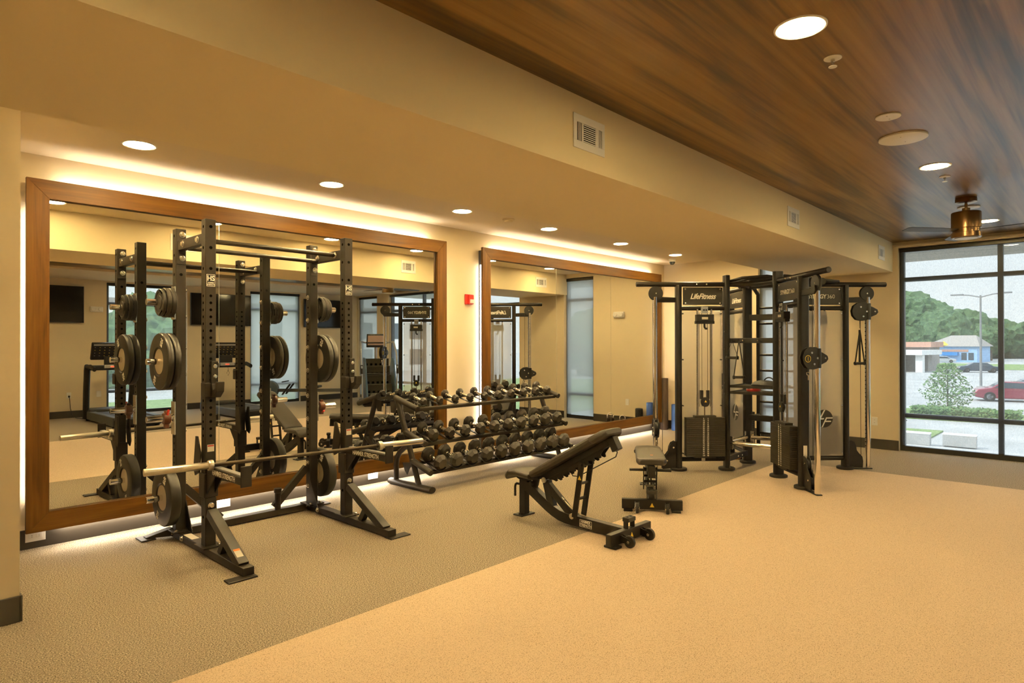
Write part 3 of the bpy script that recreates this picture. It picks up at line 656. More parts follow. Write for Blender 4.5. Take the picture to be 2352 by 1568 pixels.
# ------------------------------------------------------------------ adjustable benches (local +x runs from the seat end to the cross foot, +y to the bench's left)
def bench(loc, rz, tilt, label, seat_tilt=0):
    o = root('weight_bench', loc, rz, label, 'weight bench', 'adjustable weight benches')
    zs = .335
    # rear leg, foot and spine
    MB().box(-.032, .038, -.03, .03, .012, .315).build('rear_leg', SYNB, o, bevel=.004)
    MB().box(-.055, .055, -.085, .085, 0, .012).build('foot_plate', SYNB, o, bevel=.003)
    for s in (-1, 1): bolt_l((.0, s*.06, .012), Z, o)
    pts = [(.02, 0, .285), (.30, 0, .130), (.36, 0, .102), (.43, 0, .078), (.50, 0, .066), (.58, 0, .062), (1.10, 0, .055)]
    m = MB()
    for (a, b) in zip(pts[:-1], pts[1:]):
        pass
    n = len(pts); vv = []
    for i, p in enumerate(pts):
        p = V(p); d = (V(pts[min(i+1, n-1)])-V(pts[max(i-1, 0)])).normalized(); u = V((-d.z, 0, d.x))
        for sy, su in ((-1, -1), (1, -1), (1, 1), (-1, 1)): vv.append(p+V((0, sy*.03, 0))+u*su*.044)
    fs = [(0, 1, 2, 3), (4*n-1, 4*n-2, 4*n-3, 4*n-4)]
    for i in range(n-1):
        for j in range(4): k = (j+1) % 4; fs.append((4*i+j, 4*i+k, 4*i+4+k, 4*i+4+j))
    sp = m.add(vv, fs).build('spine', SYNB, o, bevel=.004)
    # cross foot with plates, wheels and step
    MB().box(1.10, 1.15, -.272, .272, .018, .108).build('cross_foot', SYNB, o, bevel=.004)
    for s in (-1, 1):
        MB().box(1.07, 1.18, s*.215-.04, s*.215+.04, 0, .018).build('foot_plate', SYNB, o, bevel=.003)
        MB().prism([(1.15, .03), (1.15, .085), (1.205, .075), (1.238, .058), (1.226, .034)], (0, s*.135+.02, 0), X, Z, .006).build('wheel_bracket', SYNB, o)
        MB().prism([(1.15, .03), (1.15, .085), (1.205, .075), (1.238, .058), (1.226, .034)], (0, s*.135-.014, 0), X, Z, .006).build('wheel_bracket', SYNB, o)
        wh = MB().lathe([(.010, -.013), (.042, -.013), (.0465, -.008), (.0465, .008), (.042, .013), (.010, .013)], (1.222, s*.135, .047), Y, 28).build('wheel', RUB, o)
        MB().lathe([(0, -.024), (.012, -.024), (.012, .024), (0, .024)], (1.222, s*.135, .047), Y, 14).build('axle', ZINC, wh)
    for s in (-1, 1): MB().box(1.105, 1.145, s*.043-.004, s*.043+.004, .108, .160).build('step_leg', SYNB, o)
    st = MB().box(1.095, 1.155, -.050, .050, .158, .192).build('foot_step', RUB, o, bevel=.006)
    for s in (-1, 1): MB().lathe([(0, .1923), (.010, .1923), (.010, .1926), (0, .1926)], (1.125, s*.022, 0), Z, 14).build('step_hole', HOLE, st)
    tr = MB().prism([(-.020, .040), (.020, .040), (0, .078)], (1.1502, 0, 0), Y, Z, .001).build('warning_label', YEL, o); tr['label'] = 'yellow triangle warning sticker'
    # seat bracket and seat
    MB().prism([(-.03, .315), (.05, .315), (.20, .345), (.20, .37), (-.06, .37), (-.07, .33)], (0, .034, 0), X, Z, .068).build('seat_bracket', SYNB, o, bevel=.004)
    se = [(-.135, .335, .10), (-.125, .372, .118), (-.085, .408, .130), (.0, .414, .138), (.12, .410, .145), (.185, .408, .150)]
    th = [.03, .05, .055, .055, .055, .05]; vv = []; n = len(se); prof = []
    for (u, z, hw_), t in zip(se, th):
        q = [(-hw_, z-t*.35), (-hw_+.008, z-t*.05), (-hw_+.03, z), (0, z+.004), (hw_-.03, z), (hw_-.008, z-t*.05), (hw_, z-t*.35), (hw_-.006, z-t*.85), (hw_-.03, z-t), (-hw_+.03, z-t), (-hw_+.006, z-t*.85)]
        vv += [V((u, a, b)) for a, b in q]
    k_ = 11; fs = [tuple(range(k_))[::-1], tuple((n-1)*k_+j for j in range(k_))]
    for i in range(n-1):
        for j in range(k_): k = (j+1) % k_; fs.append((i*k_+j, i*k_+k, (i+1)*k_+k, (i+1)*k_+j))
    MB().add(vv, fs).build('seat_pad', VINYL, o, bevel=.01, seg=3)
    # back pad in its own tilted frame: p along the pad, q square to it
    hg = V((.20, 0, .370)); ca, sa = cos(tilt), sin(tilt)
    def T(p, y, q): return hg+V((p*ca-q*sa, y, p*sa+q*ca))
    TT = M(((ca, 0, -sa, hg.x), (0, 1, 0, hg.y), (sa, 0, ca, hg.z), (0, 0, 0, 1)))
    def loft(sec, name, mt, par):
        vv = []; n = len(sec)
        for p, q0, q1, h_ in sec:
            e = min(.022, (q1-q0)*.4)
            vv += [T(p, a, b) for a, b in [(-h_, q0+e), (-h_, q1-e), (-h_+e*.5, q1-e*.3), (-h_+e*1.6, q1), (0, q1+.002), (h_-e*1.6, q1), (h_-e*.5, q1-e*.3), (h_, q1-e), (h_, q0+e), (h_-e, q0), (-h_+e, q0)]]
        fs = [tuple(range(11))[::-1], tuple((n-1)*11+j for j in range(11))]
        for i in range(n-1):
            for j in range(11): k = (j+1) % 11; fs.append((i*11+j, i*11+k, (i+1)*11+k, (i+1)*11+j))
        return MB().add(vv, fs).build(name, mt, par, bevel=.006)
    bp = loft([(-.005, .012, .052, .128), (.012, .002, .064, .136), (.25, .0, .066, .140), (.60, .0, .066, .140), (.752, .0, .066, .140)], 'back_pad', VINYL, o)
    loft([(.752, .0, .064, .1385), (.757, .0, .066, .141), (.87, .0, .066, .138), (.905, .006, .060, .118), (.914, .014, .05, .105)], 'head_cover', VINYL, o)
    lp = T(.665, 0, .0685); exv = V((0, -1, 0)); uv = V((-ca, 0, -sa)); nz = V((-sa, 0, ca))
    m = MB(); N = 24
    for a0, a1, ro, ri in ((0, 2*pi, 1, .86),):
        q = [lp+exv*cos(2*pi*j/N)*.052*r_+uv*sin(2*pi*j/N)*.026*r_ for j in range(N) for r_ in (ro, ri)]
        m.add(q, [(2*j, 2*((j+1) % N), 2*((j+1) % N)+1, 2*j+1) for j in range(N)])
    lg = m.build('logo_ring', STACK, bp)
    m = MB()
    for dx in (-.016, -.002): m.add([lp+nz*.0004+exv*(dx+i*.006)+uv*j*.018 for i, j in ((-1, -1), (1, -1), (1, 1), (-1, 1))], [(0, 1, 2, 3)])
    m.add([lp+nz*.0004+exv*(-.009+i*.007)+uv*(.0+j*.004) for i, j in ((-1, -1), (1, -1), (1, 1), (-1, 1))], [(0, 1, 2, 3)]).build('logo', ORNG, bp)
    # back frame: rail with ratchet teeth under the pad
    MB().box(.02, .90, -.030, .030, -.055, -.002, TT).build('back_rail', SYNB, o, bevel=.004)
    MB().box(.84, .905, -.034, .034, -.115, -.006, TT).build('rail_end', SYNB, o, bevel=.005)
    for s in (-1, 1):
        pr = [(.10, -.055)]+[(.16+.075*i+d, -.055-h) for i in range(8) for d, h in ((0, .035), (.022, .055), (.040, .055), (.044, .030))]+[(.80, -.055)]
        MB().prism([(p, q) for p, q in pr], T(0, s*.030, 0), V((ca, 0, sa)), V((-sa, 0, ca)), .006).build('ratchet_plate', SYNB, o)
    # hinge bracket on the spine and forward strut
    MB().beam((.345, 0, .115), (.275, 0, .350), .052, .07).build('hinge_post', SYNB, o, bevel=.004)
    MB().beam((.265, 0, .335), (.575, 0, .085), .048, .062).build('spine_strut', SYNB, o, bevel=.004)
    for c in ((.268, .352), (.580, .098)): MB().lathe([(.024, -.040), (.024, .040), (0, .041)], (c[0], 0, c[1]), Y, 22).lathe([(0, -.041), (.024, -.040)], (c[0], 0, c[1]), Y, 22).build('pivot_cap', STEEL, o)
    # ladder support
    top = T(.53, 0, -.095)
    for s in (-1, 1): MB().beam((.63, s*.062, .10), (top.x, s*.062, top.z+.02), .012, .052, (1, 0, .2)).build('support_leg', SYNB, o, bevel=.003)
    for f in (.34, .62, .97): q = V((.63, 0, .10)).lerp(V((top.x, 0, top.z+.02)), f); MB().cyl((q.x, -.068, q.z), (q.x, .068, q.z), .012, 12).build('support_rung', SYNB, o)
    MB().cyl((top.x, -.20 if tilt < .1 else -.09, top.z), (top.x, .20 if tilt < .1 else .09, top.z), .013, 14).build('catch_bar', SYNB, o)
    wl = MB().prism([(-.018, -.016), (.018, -.016), (0, .018)], V((.63, .0685, .10)).lerp(V((top.x, .0685, top.z)), .76), -X, Z, .0008).build('warning_label', YEL, o); wl['label'] = 'yellow triangle warning sticker'
    MB().prism([(-.018, -.016), (.018, -.016), (0, .018)], V((.63, -.0685, .10)).lerp(V((top.x, -.0685, top.z)), .76), X, Z, .0008).build('warning_label', YEL, o)['label'] = 'yellow triangle warning sticker'
    e0 = V((.30, 0, .30)); e1 = V((.60, 0, .125)); mid = e0.lerp(e1, .55)
    MB().cyl(e0, mid, .013, 14).cyl(mid, e1, .007, 12).build('gas_spring', STEEL, o)
    # release lever along the back frame and the seat knob
    lv = [T(.30, .045, -.07), T(.31, .045, -.12), T(.36, .045, -.145), T(.80, .045, -.145), T(.83, .045, -.12), T(.825, .045, -.05)]
    MB().tube(lv, .0045, 8).build('release_lever', SYNB, o)
    MB().cyl((.115, -.045, .30), (.115, .045, .30), .02, 14).build('seat_knob', PLAS, o)
    MB().prism([(.08, .36), (.19, .36), (.17, .29), (.15, .25), (.11, .25), (.13, .30)], (0, .012, 0), X, Z, .024).build('seat_quadrant', SYNB, o, bevel=.003)
    MB().tube([(-.032, 0, .265), (-.09, 0, .265), (-.105, 0, .255), (-.112, 0, .235), (-.112, 0, .15)], .011, 12).build('lift_handle', SYNB, o)
    for s in (-1, 1):
        lab = MB().box(.66, .785, *sorted((s*.0302, s*.0308)), .030, .089).m(1).box(.663, .782, *sorted((s*.0304, s*.0311)), .033, .086).build('badge', [PRINT, CONS], sp)
        text('lettering', 'HAMMER\nSTRENGTH', .031, lab, (.7225, s*.0314, .0605), X*-s, Z, PRINT, bold=.0006, sx=.80, world=False, line=.85)
    return o
def bolt_l(p, n, parent, r=.009):
    return MB().lathe([(r, 0), (r, .006), (r*.7, .008), (0, .008)], p, n, 10).build('bolt', SYNB, parent)
bench((4.245, 3.835, 0), R(-90-1.5), R(29), 'black weight bench set to an incline on the edge of the tan floor')
hd = V((-.84, -.545)).normalized()          # direction from the seat end to the head end of the flat bench
b2c = V((5.125, 3.05)); o2 = b2c-hd*1.125
bench((o2.x, o2.y, 0), math.atan2(hd.y, hd.x), R(2.5), 'black weight bench set flat, between the incline bench and the cable station')
# ------------------------------------------------------------------ cable training station: four arms around a square core
CC = V((7.73, 3.07)); hs = .31
st = root('cable_training_station', (CC.x, CC.y, 0), 0, 'big black four-armed cable training station with weight stacks and chrome columns', 'cable station')
TOPZ, BZ, LA, LC = 2.365, 2.255, .59, .875
WSB = mat('guide_chrome', (.55, .52, .48), .18, 1)
def sbolt(p, n, r=.010): return MB().lathe([(r, 0), (r, .004), (r*.6, .007), (0, .007)], p, n, 12).build('bolt', ZINC, st, True)
ARMS = {}
for nm, sx_, sy_, front, sign, tz in (('A', -1, 1, 1, 'life', .52), ('C', -1, -1, -1, 'syn', 1.385), ('D', 1, -1, 1, 'syn', 1.925), ('B', 1, 1, -1, 'life', 1.0)):
    inn = V((CC.x+sx_*hs, CC.y+sy_*hs, 0)); a = V((sx_, sy_, 0)).normalized(); n = V((-a.y, a.x, 0))*front     # n = stack side
    ARMS[nm] = (inn, a, n)
    P = lambda u, d, z, inn=inn, a=a, n=n: inn+a*u+n*d+Z*z
    # oblong inner upright, round outer upright, feet
    MB().prism([(cos(t)*.032+(.028 if cos(t) > 0 else -.028), sin(t)*.032) for t in [2*pi*k/24 for k in range(24)]], P(0, 0, .03), n, a*(1 if n.cross(a).z > 0 else -1), TOPZ-.03).build('inner_upright', SYNB, st, True, bevel=.003)
    MB().prism([(cos(t)*.034+(.026 if cos(t) > 0 else -.026), sin(t)*.034) for t in [2*pi*k/24 for k in range(24)]], P(LA, 0, .03), n, a*(1 if n.cross(a).z > 0 else -1), BZ-.04).build('outer_upright', SYNB, st, True)
    for u, nmf in ((0, 'f'), (LA, 'g')):
        MB().lathe([(.085, 0), (.098, .006), (.098, .028), (.088, .034), (0, .034)], P(u, 0, 0), Z, 32).build('foot_pad', RUB, st, True)
    # rails: sign frame, bottom
    MB().cyl(P(.02, 0, 1.965), P(LA-.01, 0, 1.965), .028, 18).build('upper_rail', SYNB, st, True)
    MB().cyl(P(.02, 0, .135), P(LA-.01, 0, .135), .028, 18).build('lower_rail', SYNB, st, True)
    # sign plate
    L0, L1 = .055, LA-.05; f = n*.02; so_ = n if nm in 'AC' else -n
    fx = lambda u, z, d: P(u, 0, z)+so_*d
    def slab(u0, u1, z0, z1, d0, d1, m=None):
        m = m or MB(); q = [fx(u, z, d) for d in (d0, d1) for u, z in ((u0, z0), (u1, z0), (u1, z1), (u0, z1))]
        return m.add(q, [(0, 1, 2, 3), (7, 6, 5, 4), (0, 4, 5, 1), (1, 5, 6, 2), (2, 6, 7, 3), (3, 7, 4, 0)])
    sg = slab(L0, L1, 2.005, 2.218, .018, .026).build('sign_plate', SIGN, st, True, bevel=.004)
    for u in (L0+.03, L1-.03):
        for z in (2.025, 2.195): MB().lathe([(.010, 0), (.009, .004), (0, .005)], fx(u, z, .026), so_, 12).build('screw', ZINC, sg, True)
    rt = Z.cross(so_)                     # to the viewer's right when facing the plate
    ctr = fx((L0+L1)/2, 2.105, .0268)
    if sign == 'life':
        text('lettering', 'LifeFitness', .092, sg, ctr, rt, Z, PRINT, shear=.38, bold=.0022, sx=.86, char=.94)
    else:
        text('lettering', 'SYNRGY', .070, sg, ctr-rt*.062, rt, Z, PRINT, bold=.0024, sx=.92, char=.90); text('lettering', '360', .070, sg, ctr+rt*.108, rt, Z, PRINT, sx=.98)
    # frosted back panel and its screws, opposite the stack
    bk = lambda u, z, d: P(u, -d, z)
    q = [bk(u, z, d) for d in (.034, .038) for u, z in ((.045, .17), (LA-.045, .17), (LA-.045, 1.93), (.045, 1.93))]
    pn = MB().add(q, [(0, 1, 2, 3), (7, 6, 5, 4), (0, 4, 5, 1), (1, 5, 6, 2), (2, 6, 7, 3), (3, 7, 4, 0)]).build('frosted_panel', FROST, st, True)
    for z in (.20, .78, 1.34, 1.90):
        for u in (.06, LA-.06): MB().lathe([(.010, 0), (.009, .004), (0, .005)], bk(u, z, .038), -n, 12).build('screw', ZINC, pn, True); MB().cyl(bk(u, z, -.0), bk(u, z, .034), .008, 8).build('standoff', PLAS, pn, True)
    if nm in 'BD':
        bc = bk(.31, .62, .0386); br = Z.cross(-n); r_ = .108
        m = MB().add([bc+br*cos(t)*r_+Z*sin(t)*r_ for t in [2*pi*k/40 for k in range(40)]], [tuple(range(40))])
        lg = m.build('logo_disc', SIGN, pn, True)
        W_ = lambda pts: [bc-n*.0006+br*p[0]*r_+Z*p[1]*r_ for p in pts]
        m = MB(); m.add(W_([(-.62, -.10), (-.02, .98), (.14, .96), (-.34, .06), (.02, .06), (-.06, -.10)]), [tuple(range(6))])
        m.add(W_([(-.30, -.96), (.22, .14), (.98, .14), (.97, .0), (.32, .0), (.20, -.24), (.80, -.24), (.80, -.38), (.12, -.38), (-.14, -.95)]), [tuple(range(10))])
        m.build('logo', WHITEC, lg, True)
    # weight stack with guide rods, selector and number strip
    sd = .075; h0, nP, pt = .185, 20, .0232; W0 = .235
    uc = LA/2; sk = MB()
    for k in range(nP):
        z = h0+k*pt; q = [P(uc+i*W0, sd+j*.045, zz) for zz in (z, z+pt-.0018) for i, j in ((-1, -1), (1, -1), (1, 1), (-1, 1))]
        sk.add(q, [(0, 1, 2, 3), (7, 6, 5, 4), (0, 1, 5, 4), (1, 2, 6, 5), (2, 3, 7, 6), (3, 0, 4, 7)])
    zt = h0+nP*pt; ws = sk.build('weight_stack', STACK, st, True, bevel=.001, seg=1)
    q = [P(uc+i*.128, sd+j*.043, z) for z in (zt, zt+.022) for i, j in ((-1, -1), (1, -1), (1, 1), (-1, 1))]
    MB().add(q, [(0, 1, 2, 3), (7, 6, 5, 4), (0, 1, 5, 4), (1, 2, 6, 5), (2, 3, 7, 6), (3, 0, 4, 7)]).build('top_plate', STACK, st, True, bevel=.002)
    rs = Z.cross(n)
    for col in (-1, 1):
        body = '\n'.join(str((5 if col < 0 else 2)*(k+1)) for k in range(nP))
        t_ = text('lettering', body, pt*.93, ws, P(uc, sd+.0456, h0+nP*pt/2)+rs*col*.026, rs, Z, PRINT, bold=.0006, line=1.0)
        bb_ = [v.co.z for v in t_.data.vertices]; s_ = (nP*pt-.004)/max(.01, max(bb_)-min(bb_)); zc = (max(bb_)+min(bb_))/2
        for v in t_.data.vertices: v.co.z = (v.co.z-zc)*s_+h0+nP*pt/2
    for d_ in (-.085, .085): MB().cyl(P(uc+d_, sd, zt), P(uc+d_, sd, 1.95), .0115, 14).build('guide_rod', WSB, st, True)
    for d_ in (-.066, -.035, .035, .066): MB().cyl(P(uc+d_, sd+.01, zt+.13), P(uc+d_, sd+.01, 1.90), .0028, 8).build('cable', PLAS, st, True)
    MB().cyl(P(uc, sd, zt+.02), P(uc, sd, zt+.14), .008, 12).build('selector_stem', WSB, st, True)
    bx = lambda u0, u1, d0, d1, z0, z1: MB().add([P(u, d, z) for z in (z0, z1) for u, d in ((u0, d0), (u1, d0), (u1, d1), (u0, d1))], [(0, 1, 2, 3), (7, 6, 5, 4), (0, 1, 5, 4), (1, 2, 6, 5), (2, 3, 7, 6), (3, 0, 4, 7)])
    MB().prism([(cos(t)*.052, sin(t)*.058) for t in [2*pi*k/20 for k in range(20)]], P(uc, sd+.005, zt+.185), rs, Z, .034).build('lower_pulley', PLAS, st, True, bevel=.004)
    for d_ in (-.038, .038): bx(uc+d_-.018, uc+d_+.018, sd-.01, sd+.02, zt+.22, zt+.325).build('pulley_fork', PLAS, st, True, bevel=.004)
    bx(uc-.105, uc+.105, sd-.03, sd+.045, 1.80, 1.885).build('upper_pulley_block', PLAS, st, True, bevel=.008)
    bx(uc-.115, uc+.115, sd-.02, sd+.035, 1.772, 1.808).build('upper_pulley_block', PLAS, st, True, bevel=.006)
    lb = bx(uc-.03, uc+.045, sd+.0455, sd+.047, 1.825, 1.853).build('label', LABELM, st, True); lb['label'] = 'small white label'
    bx(uc-.036, uc+.036, sd-.02, sd+.03, 1.90, 1.978).build('mount_plate', SILV, st, True, bevel=.003)
    for d_ in (-.015, .015): MB().lathe([(.008, 0), (.008, .003), (0, .003)], P(uc+d_, sd+.03, 1.938), n, 10).build('mount_bolt', HOLE, st, True)
    MB().tube([P(uc+.005, sd+.02, 1.775), P(uc+.005, sd+.02, 1.735), P(uc-.008, sd+.02, 1.715), P(uc-.03, sd+.02, 1.715)], .013, 10).build('cable_hook', PLAS, st, True)
    MB().prism([(-.014, -.012), (.014, -.012), (0, .015)], P(uc, sd+.0395, zt+.195), rs, Z, .001).build('warning_label', YEL, st, True)['label'] = 'yellow triangle sticker'
    bx(uc-.13, uc+.13, sd-.05, sd+.03, .163, .185).build('stack_cushion', RUB, st, True, bevel=.004)
    # outrigger: chrome column, tie, base plate, S-shaped cover and pulleys
    ex = P(LC, 0, 0); MB().tube([P(LC, 0, .012), P(LC, 0, 2.10)], .026, 20, sq=(.024, .030)).build('chrome_column', CHR, st, True)
    ch = MB()
    for k in range(36):
        z = .28+k*.05; c = P(LC-.0305, 0, z); ch.add([c+n*cos(2*pi*j/10)*.006+Z*sin(2*pi*j/10)*.006-a*.0003 for j in range(10)], [tuple(range(10))])
    tag(ch.build('column_holes', HOLE, st, True), kind='stuff')
    MB().prism([(LA+.02, 2.035), (LC+.01, 2.035), (LC+.03, 2.07), (LC+.02, 2.125), (LC-.03, 2.105), (LA+.02, 2.095)], P(0, .012, 0), a, Z, .024*(1 if a.cross(Z).dot(n) < 0 else 1)).build('upper_tie', SYNB, st, True, bevel=.003)
    MB().prism([(LA+.01, -.035), (LC+.04, -.03), (LC+.04, .03), (LA+.01, .035)], P(0, 0, .002), a, n*(1 if a.cross(n).z > 0 else -1), .010).build('base_plate', SYNB, st, True, bevel=.002)
    s_poly = [(LA+.02, .03), (LA+.02, .34), (LA+.055, .355), (LA+.095, .335), (LA+.118, .285), (LA+.125, .235), (LA+.155, .195), (LA+.195, .155), (LA+.205, .10), (LA+.20, .02)]
    for e in (-1, 1): MB().prism(s_poly, P(0, e*.022-.005, 0), a, Z, .010).build('pulley_cover', SYNB, st, True, bevel=.002)
    for u, z in ((LA+.07, .28), (LA+.15, .12)):
        for e in (-1, 1): MB().lathe([(.011, 0), (.010, .004), (0, .005)], P(u, e*.029, z), n*e, 12).build('bolt', ZINC, st, True)
    for u, z in ((LA+.07, .275), (LA+.15, .10)): MB().lathe([(.05, -.012), (.05, .012)], P(u, 0, z), n, 20).build('pulley', PLAS, st, True)
    MB().lathe([(.0, -.016), (.085, -.016), (.088, -.012), (.082, 0), (.088, .012), (.085, .016), (0, .016)], P(LC-.01, 0, 2.145), n, 36).build('top_pulley', PLAS, st, True)
    for e in (-1, 1): MB().lathe([(.010, 0), (.009, .004), (0, .005)], P(LC-.01, e*.016, 2.145), n*e, 12).build('bolt', ZINC, st, True)
    MB().cyl(P(LC-.088, 0, .13), P(LC-.088, 0, 2.14), .003, 8).build('cable', PLAS, st, True)
    # swivel pulley carriage
    MB().tube([P(LC, 0, tz-.10), P(LC, 0, tz+.10)], .04, 20, sq=(.033, .040)).build('carriage', PLAS, st, True, bevel=.004)
    oz = P(LC, 0, tz); d_ = a*.25+so_*.96 if nm == 'C' else (V((-.80, -.60, 0)) if nm == 'A' else -a+n*.1)
    d_ = d_.normalized() if nm in 'AC' else d_.normalized(); nn = d_.cross(Z)
    T2 = lambda p, w_, z: oz+d_*p+nn*w_+Z*z
    big = [(-.03, -.07), (.02, -.105), (.075, -.115), (.14, -.10), (.182, -.05), (.192, .01), (.172, .07), (.12, .108), (.05, .115), (.01, .10), (-.02, .05)]
    for e in (-1, 1): MB().prism(big, T2(0, e*.024-.004, 0), d_, Z, .008*(1 if d_.cross(Z).dot(nn) > 0 else -1)).build('swivel_plate', PLAS, st, True, bevel=.003)
    MB().lathe([(.0, -.018), (.075, -.018), (.07, 0), (.075, .018), (0, .018)], T2(.085, 0, 0), nn, 30).build('swivel_pulley', PLAS, st, True)
    for p, z in ((.09, .055), (.06, -.06), (.02, .0)):
        for e in (-1, 1): MB().lathe([(.012, 0), (.011, .004), (0, .005)], T2(p, e*.029, z), nn*e, 12).build('bolt', ZINC, st, True)
    m = MB().prism([(-.02, .07), (-.06, .055), (-.115, .025), (-.125, -.01), (-.10, -.04), (-.03, -.07)], T2(0, -.022, 0), d_, Z, .044*(1 if d_.cross(Z).dot(nn) > 0 else -1)); m.build('locking_grip', PLAS, st, True, bevel=.008)
    for e in (-1, 1): MB().lathe([(.010, 0), (.009, .004), (0, .005)], T2(-.08, e*.024, 0), nn*e, 12).build('bolt', ZINC, st, True)
    for e in (-1, 1):
        c0 = T2(.135, e*.0285, -.005); NB = 28
        q = [c0+d_*cos(2*pi*j/NB)*.036*r_+Z*sin(2*pi*j/NB)*.036*r_ for j in range(NB) for r_ in (1, .85)]
        if nm == 'C': MB().add(q, [(2*j, 2*((j+1) % NB), 2*((j+1) % NB)+1, 2*j+1) for j in range(NB)]).build('emblem_ring', YEL, st, True); MB().box(-.006, .006, -.0006, .0006, -.022, .022, M(((nn.x, nn.y, 0, c0.x), (nn.y, -nn.x, 0, c0.y), (0, 0, 1, c0.z), (0, 0, 0, 1)))).build('emblem', YEL, st, True)
    if nm != 'D':
        MB().tube([T2(.11, 0, -.09), T2(.112, 0, -.135)], .006, 8).build('cable', PLAS, st, True)
        cl = arc(T2(.112, 0, -.155), .016, 0, 2*pi*.96, 14, d_, Z); MB().tube(cl, .004, 8, closed=False).tube([T2(.106, 0, -.17), T2(.108, 0, -.22)], .006, 8).build('snap_hook', CHR, st, True)
    # top beam going outward
    for k in (.25, .37):
        p = P(k, .03, BZ); sbolt(p, n)
    e_ = P(1.10, 0, BZ); MB().tube([P(0, 0, BZ), e_], .030, 18).lathe([(.0305, 0), (.0305, .045), (.024, .05), (0, .05)], P(1.055, 0, BZ), a, 18).build('top_beam', SYNB, st, True)
I = {k: v[0] for k, v in ARMS.items()}
def curve_between(p, q, bow, z, r, nm_):
    mid = (p+q)/2; out = (mid-V((CC.x, CC.y, 0))).normalized(); pts = []
    for k in range(13): t = k/12; pts.append(p.lerp(q, t)+out*bow*sin(pi*t)+Z*z)
    return MB().tube(pts, r, 14).build(nm_, SYNB, st, True)
curve_between(I['A'], I['C'], -.13, BZ, .030, 'top_curve'); curve_between(I['B'], I['D'], -.13, BZ, .030, 'top_curve')
curve_between(I['A'], I['B'], -.10, BZ, .028, 'top_curve'); curve_between(I['C'], I['D'], -.10, BZ, .028, 'top_curve')
# pull-up handles above the core
xm, ym = CC.x, CC.y
for k in (-.16, 0, .16): MB().tube([(xm+k-.1, ym+.40, BZ+.02), (xm+k-.06, ym+.15, BZ+.075), (xm+k-.06, ym-.15, BZ+.075), (xm+k-.1, ym-.40, BZ+.02)], .018, 12).build('pull_up_handle', SYNB, st, True)
MB().tube([(xm+.20, ym+.36, BZ), (xm+.46, ym+.34, BZ+.055), (xm+.46, ym-.34, BZ+.055), (xm+.20, ym-.36, BZ)], .022, 12).build('pull_up_handle', SYNB, st, True)
g_ = I['C'].lerp(I['D'], .5)
MB().add([V((g_.x-.18, g_.y-.02, BZ+.055)), V((g_.x+.55, g_.y-.42, BZ+.01)), V((g_.x+.64, g_.y-.30, BZ+.01)), V((g_.x+.02, g_.y+.10, BZ+.055)), V((g_.x-.18, g_.y-.02, BZ+.09)), V((g_.x+.55, g_.y-.42, BZ+.045)), V((g_.x+.64, g_.y-.30, BZ+.045)), V((g_.x+.02, g_.y+.10, BZ+.09))], [(0, 1, 2, 3), (4, 5, 6, 7), (0, 1, 5, 4), (1, 2, 6, 5), (2, 3, 7, 6), (3, 0, 4, 7)]).build('grip_wing', SYNB, st, True, bevel=.012)
for k in range(3): MB().lathe([(.038, -.03), (.042, -.02), (.042, .02), (.038, .03)], (g_.x+.02+.12*k, g_.y-.16-.07*k, BZ+.015), V((.7, .7, 0)), 20).build('rock_grip', RUB, st, True)
# trays, hook rail, chrome ring, ladder, cross rails
ya, yb_ = I['C'].y, I['A'].y; xa, xb = I['A'].x, I['B'].x
for z in (.945, 1.02):
    t_ = MB()
    for k in range(8): t_.cyl((xa+.0+.065*k, ya+.03, z), (xa+.065*k, yb_-.03, z), .0045, 8)
    for yy in (ya+.035, yb_-.035): t_.box(xa-.02, xa+.48, yy-.004, yy+.004, z-.012, z+.012)
    t_.box(xa-.022, xa-.014, ya+.03, yb_-.03, z-.016, z+.016); tr_ = t_.build('tray', SYNB, st, True)
MB().box(xa-.02, xa+.02, ya, yb_, 1.54, 1.60).build('hook_rail', SYNB, st, True, bevel=.004)
for yy in (3.17, 2.99): sbolt((xa-.02, yy, 1.57), -X)
for yy in (3.27, 3.185, 2.95): MB().tube([(xa-.015, yy, 1.565), (xa-.075, yy, 1.56), (xa-.09, yy, 1.575), (xa-.09, yy, 1.59)], .006, 8).build('hook', SYNB, st, True)
for p, q in ((I['A'], I['C']), (I['A'], I['B']), (I['B'], I['D'])):
    d = (q-p).normalized(); MB().cyl(p+d*.05+Z*.335, q-d*.05+Z*.335, .027, 20).build('chrome_rail', CHR, st, True)
    for pp, s in ((p+d*.045, 1), (q-d*.045, -1)): MB().beam(pp+Z*.255, pp+Z*.415, .012, .07, d).build('rail_flange', CHR, st, True, bevel=.003)
MB().box(xa+.03, xb-.03, yb_-.02, yb_+.02, .10, .165).build('lower_tie', SYNB, st, True, bevel=.003)
for xx in (xa+.28, xa+.40): sbolt((xx, yb_-.02, .13), -Y, .012)
MB().box(xb-.02, xb+.02, ya+.03, yb_-.03, 1.83, 1.905).build('cross_rail', SYNB, st, True, bevel=.003)
MB().box(xb-.02, xb+.02, ya+.03, yb_-.03, .55, .625).build('cross_rail', SYNB, st, True, bevel=.003)
lx = xb+.30
for yy in (ya+.02, yb_-.02): MB().tube([(lx, yy, .16), (lx, yy, 2.18), (lx-.14, yy, BZ)], .024, 14).build('ladder_rail', SYNB, st, True)
for k in range(9): MB().cyl((lx, ya+.02, .36+k*.205), (lx, yb_-.02, .36+k*.205), .014, 12).build('ladder_rung', SYNB, st, True)
for z in (.585, 1.865): MB().box(xb, lx, yb_-.05, yb_-.02, z-.03, z+.03).box(xb, lx, ya+.02, ya+.05, z-.03, z+.03).build('ladder_bracket', SYNB, st, True)
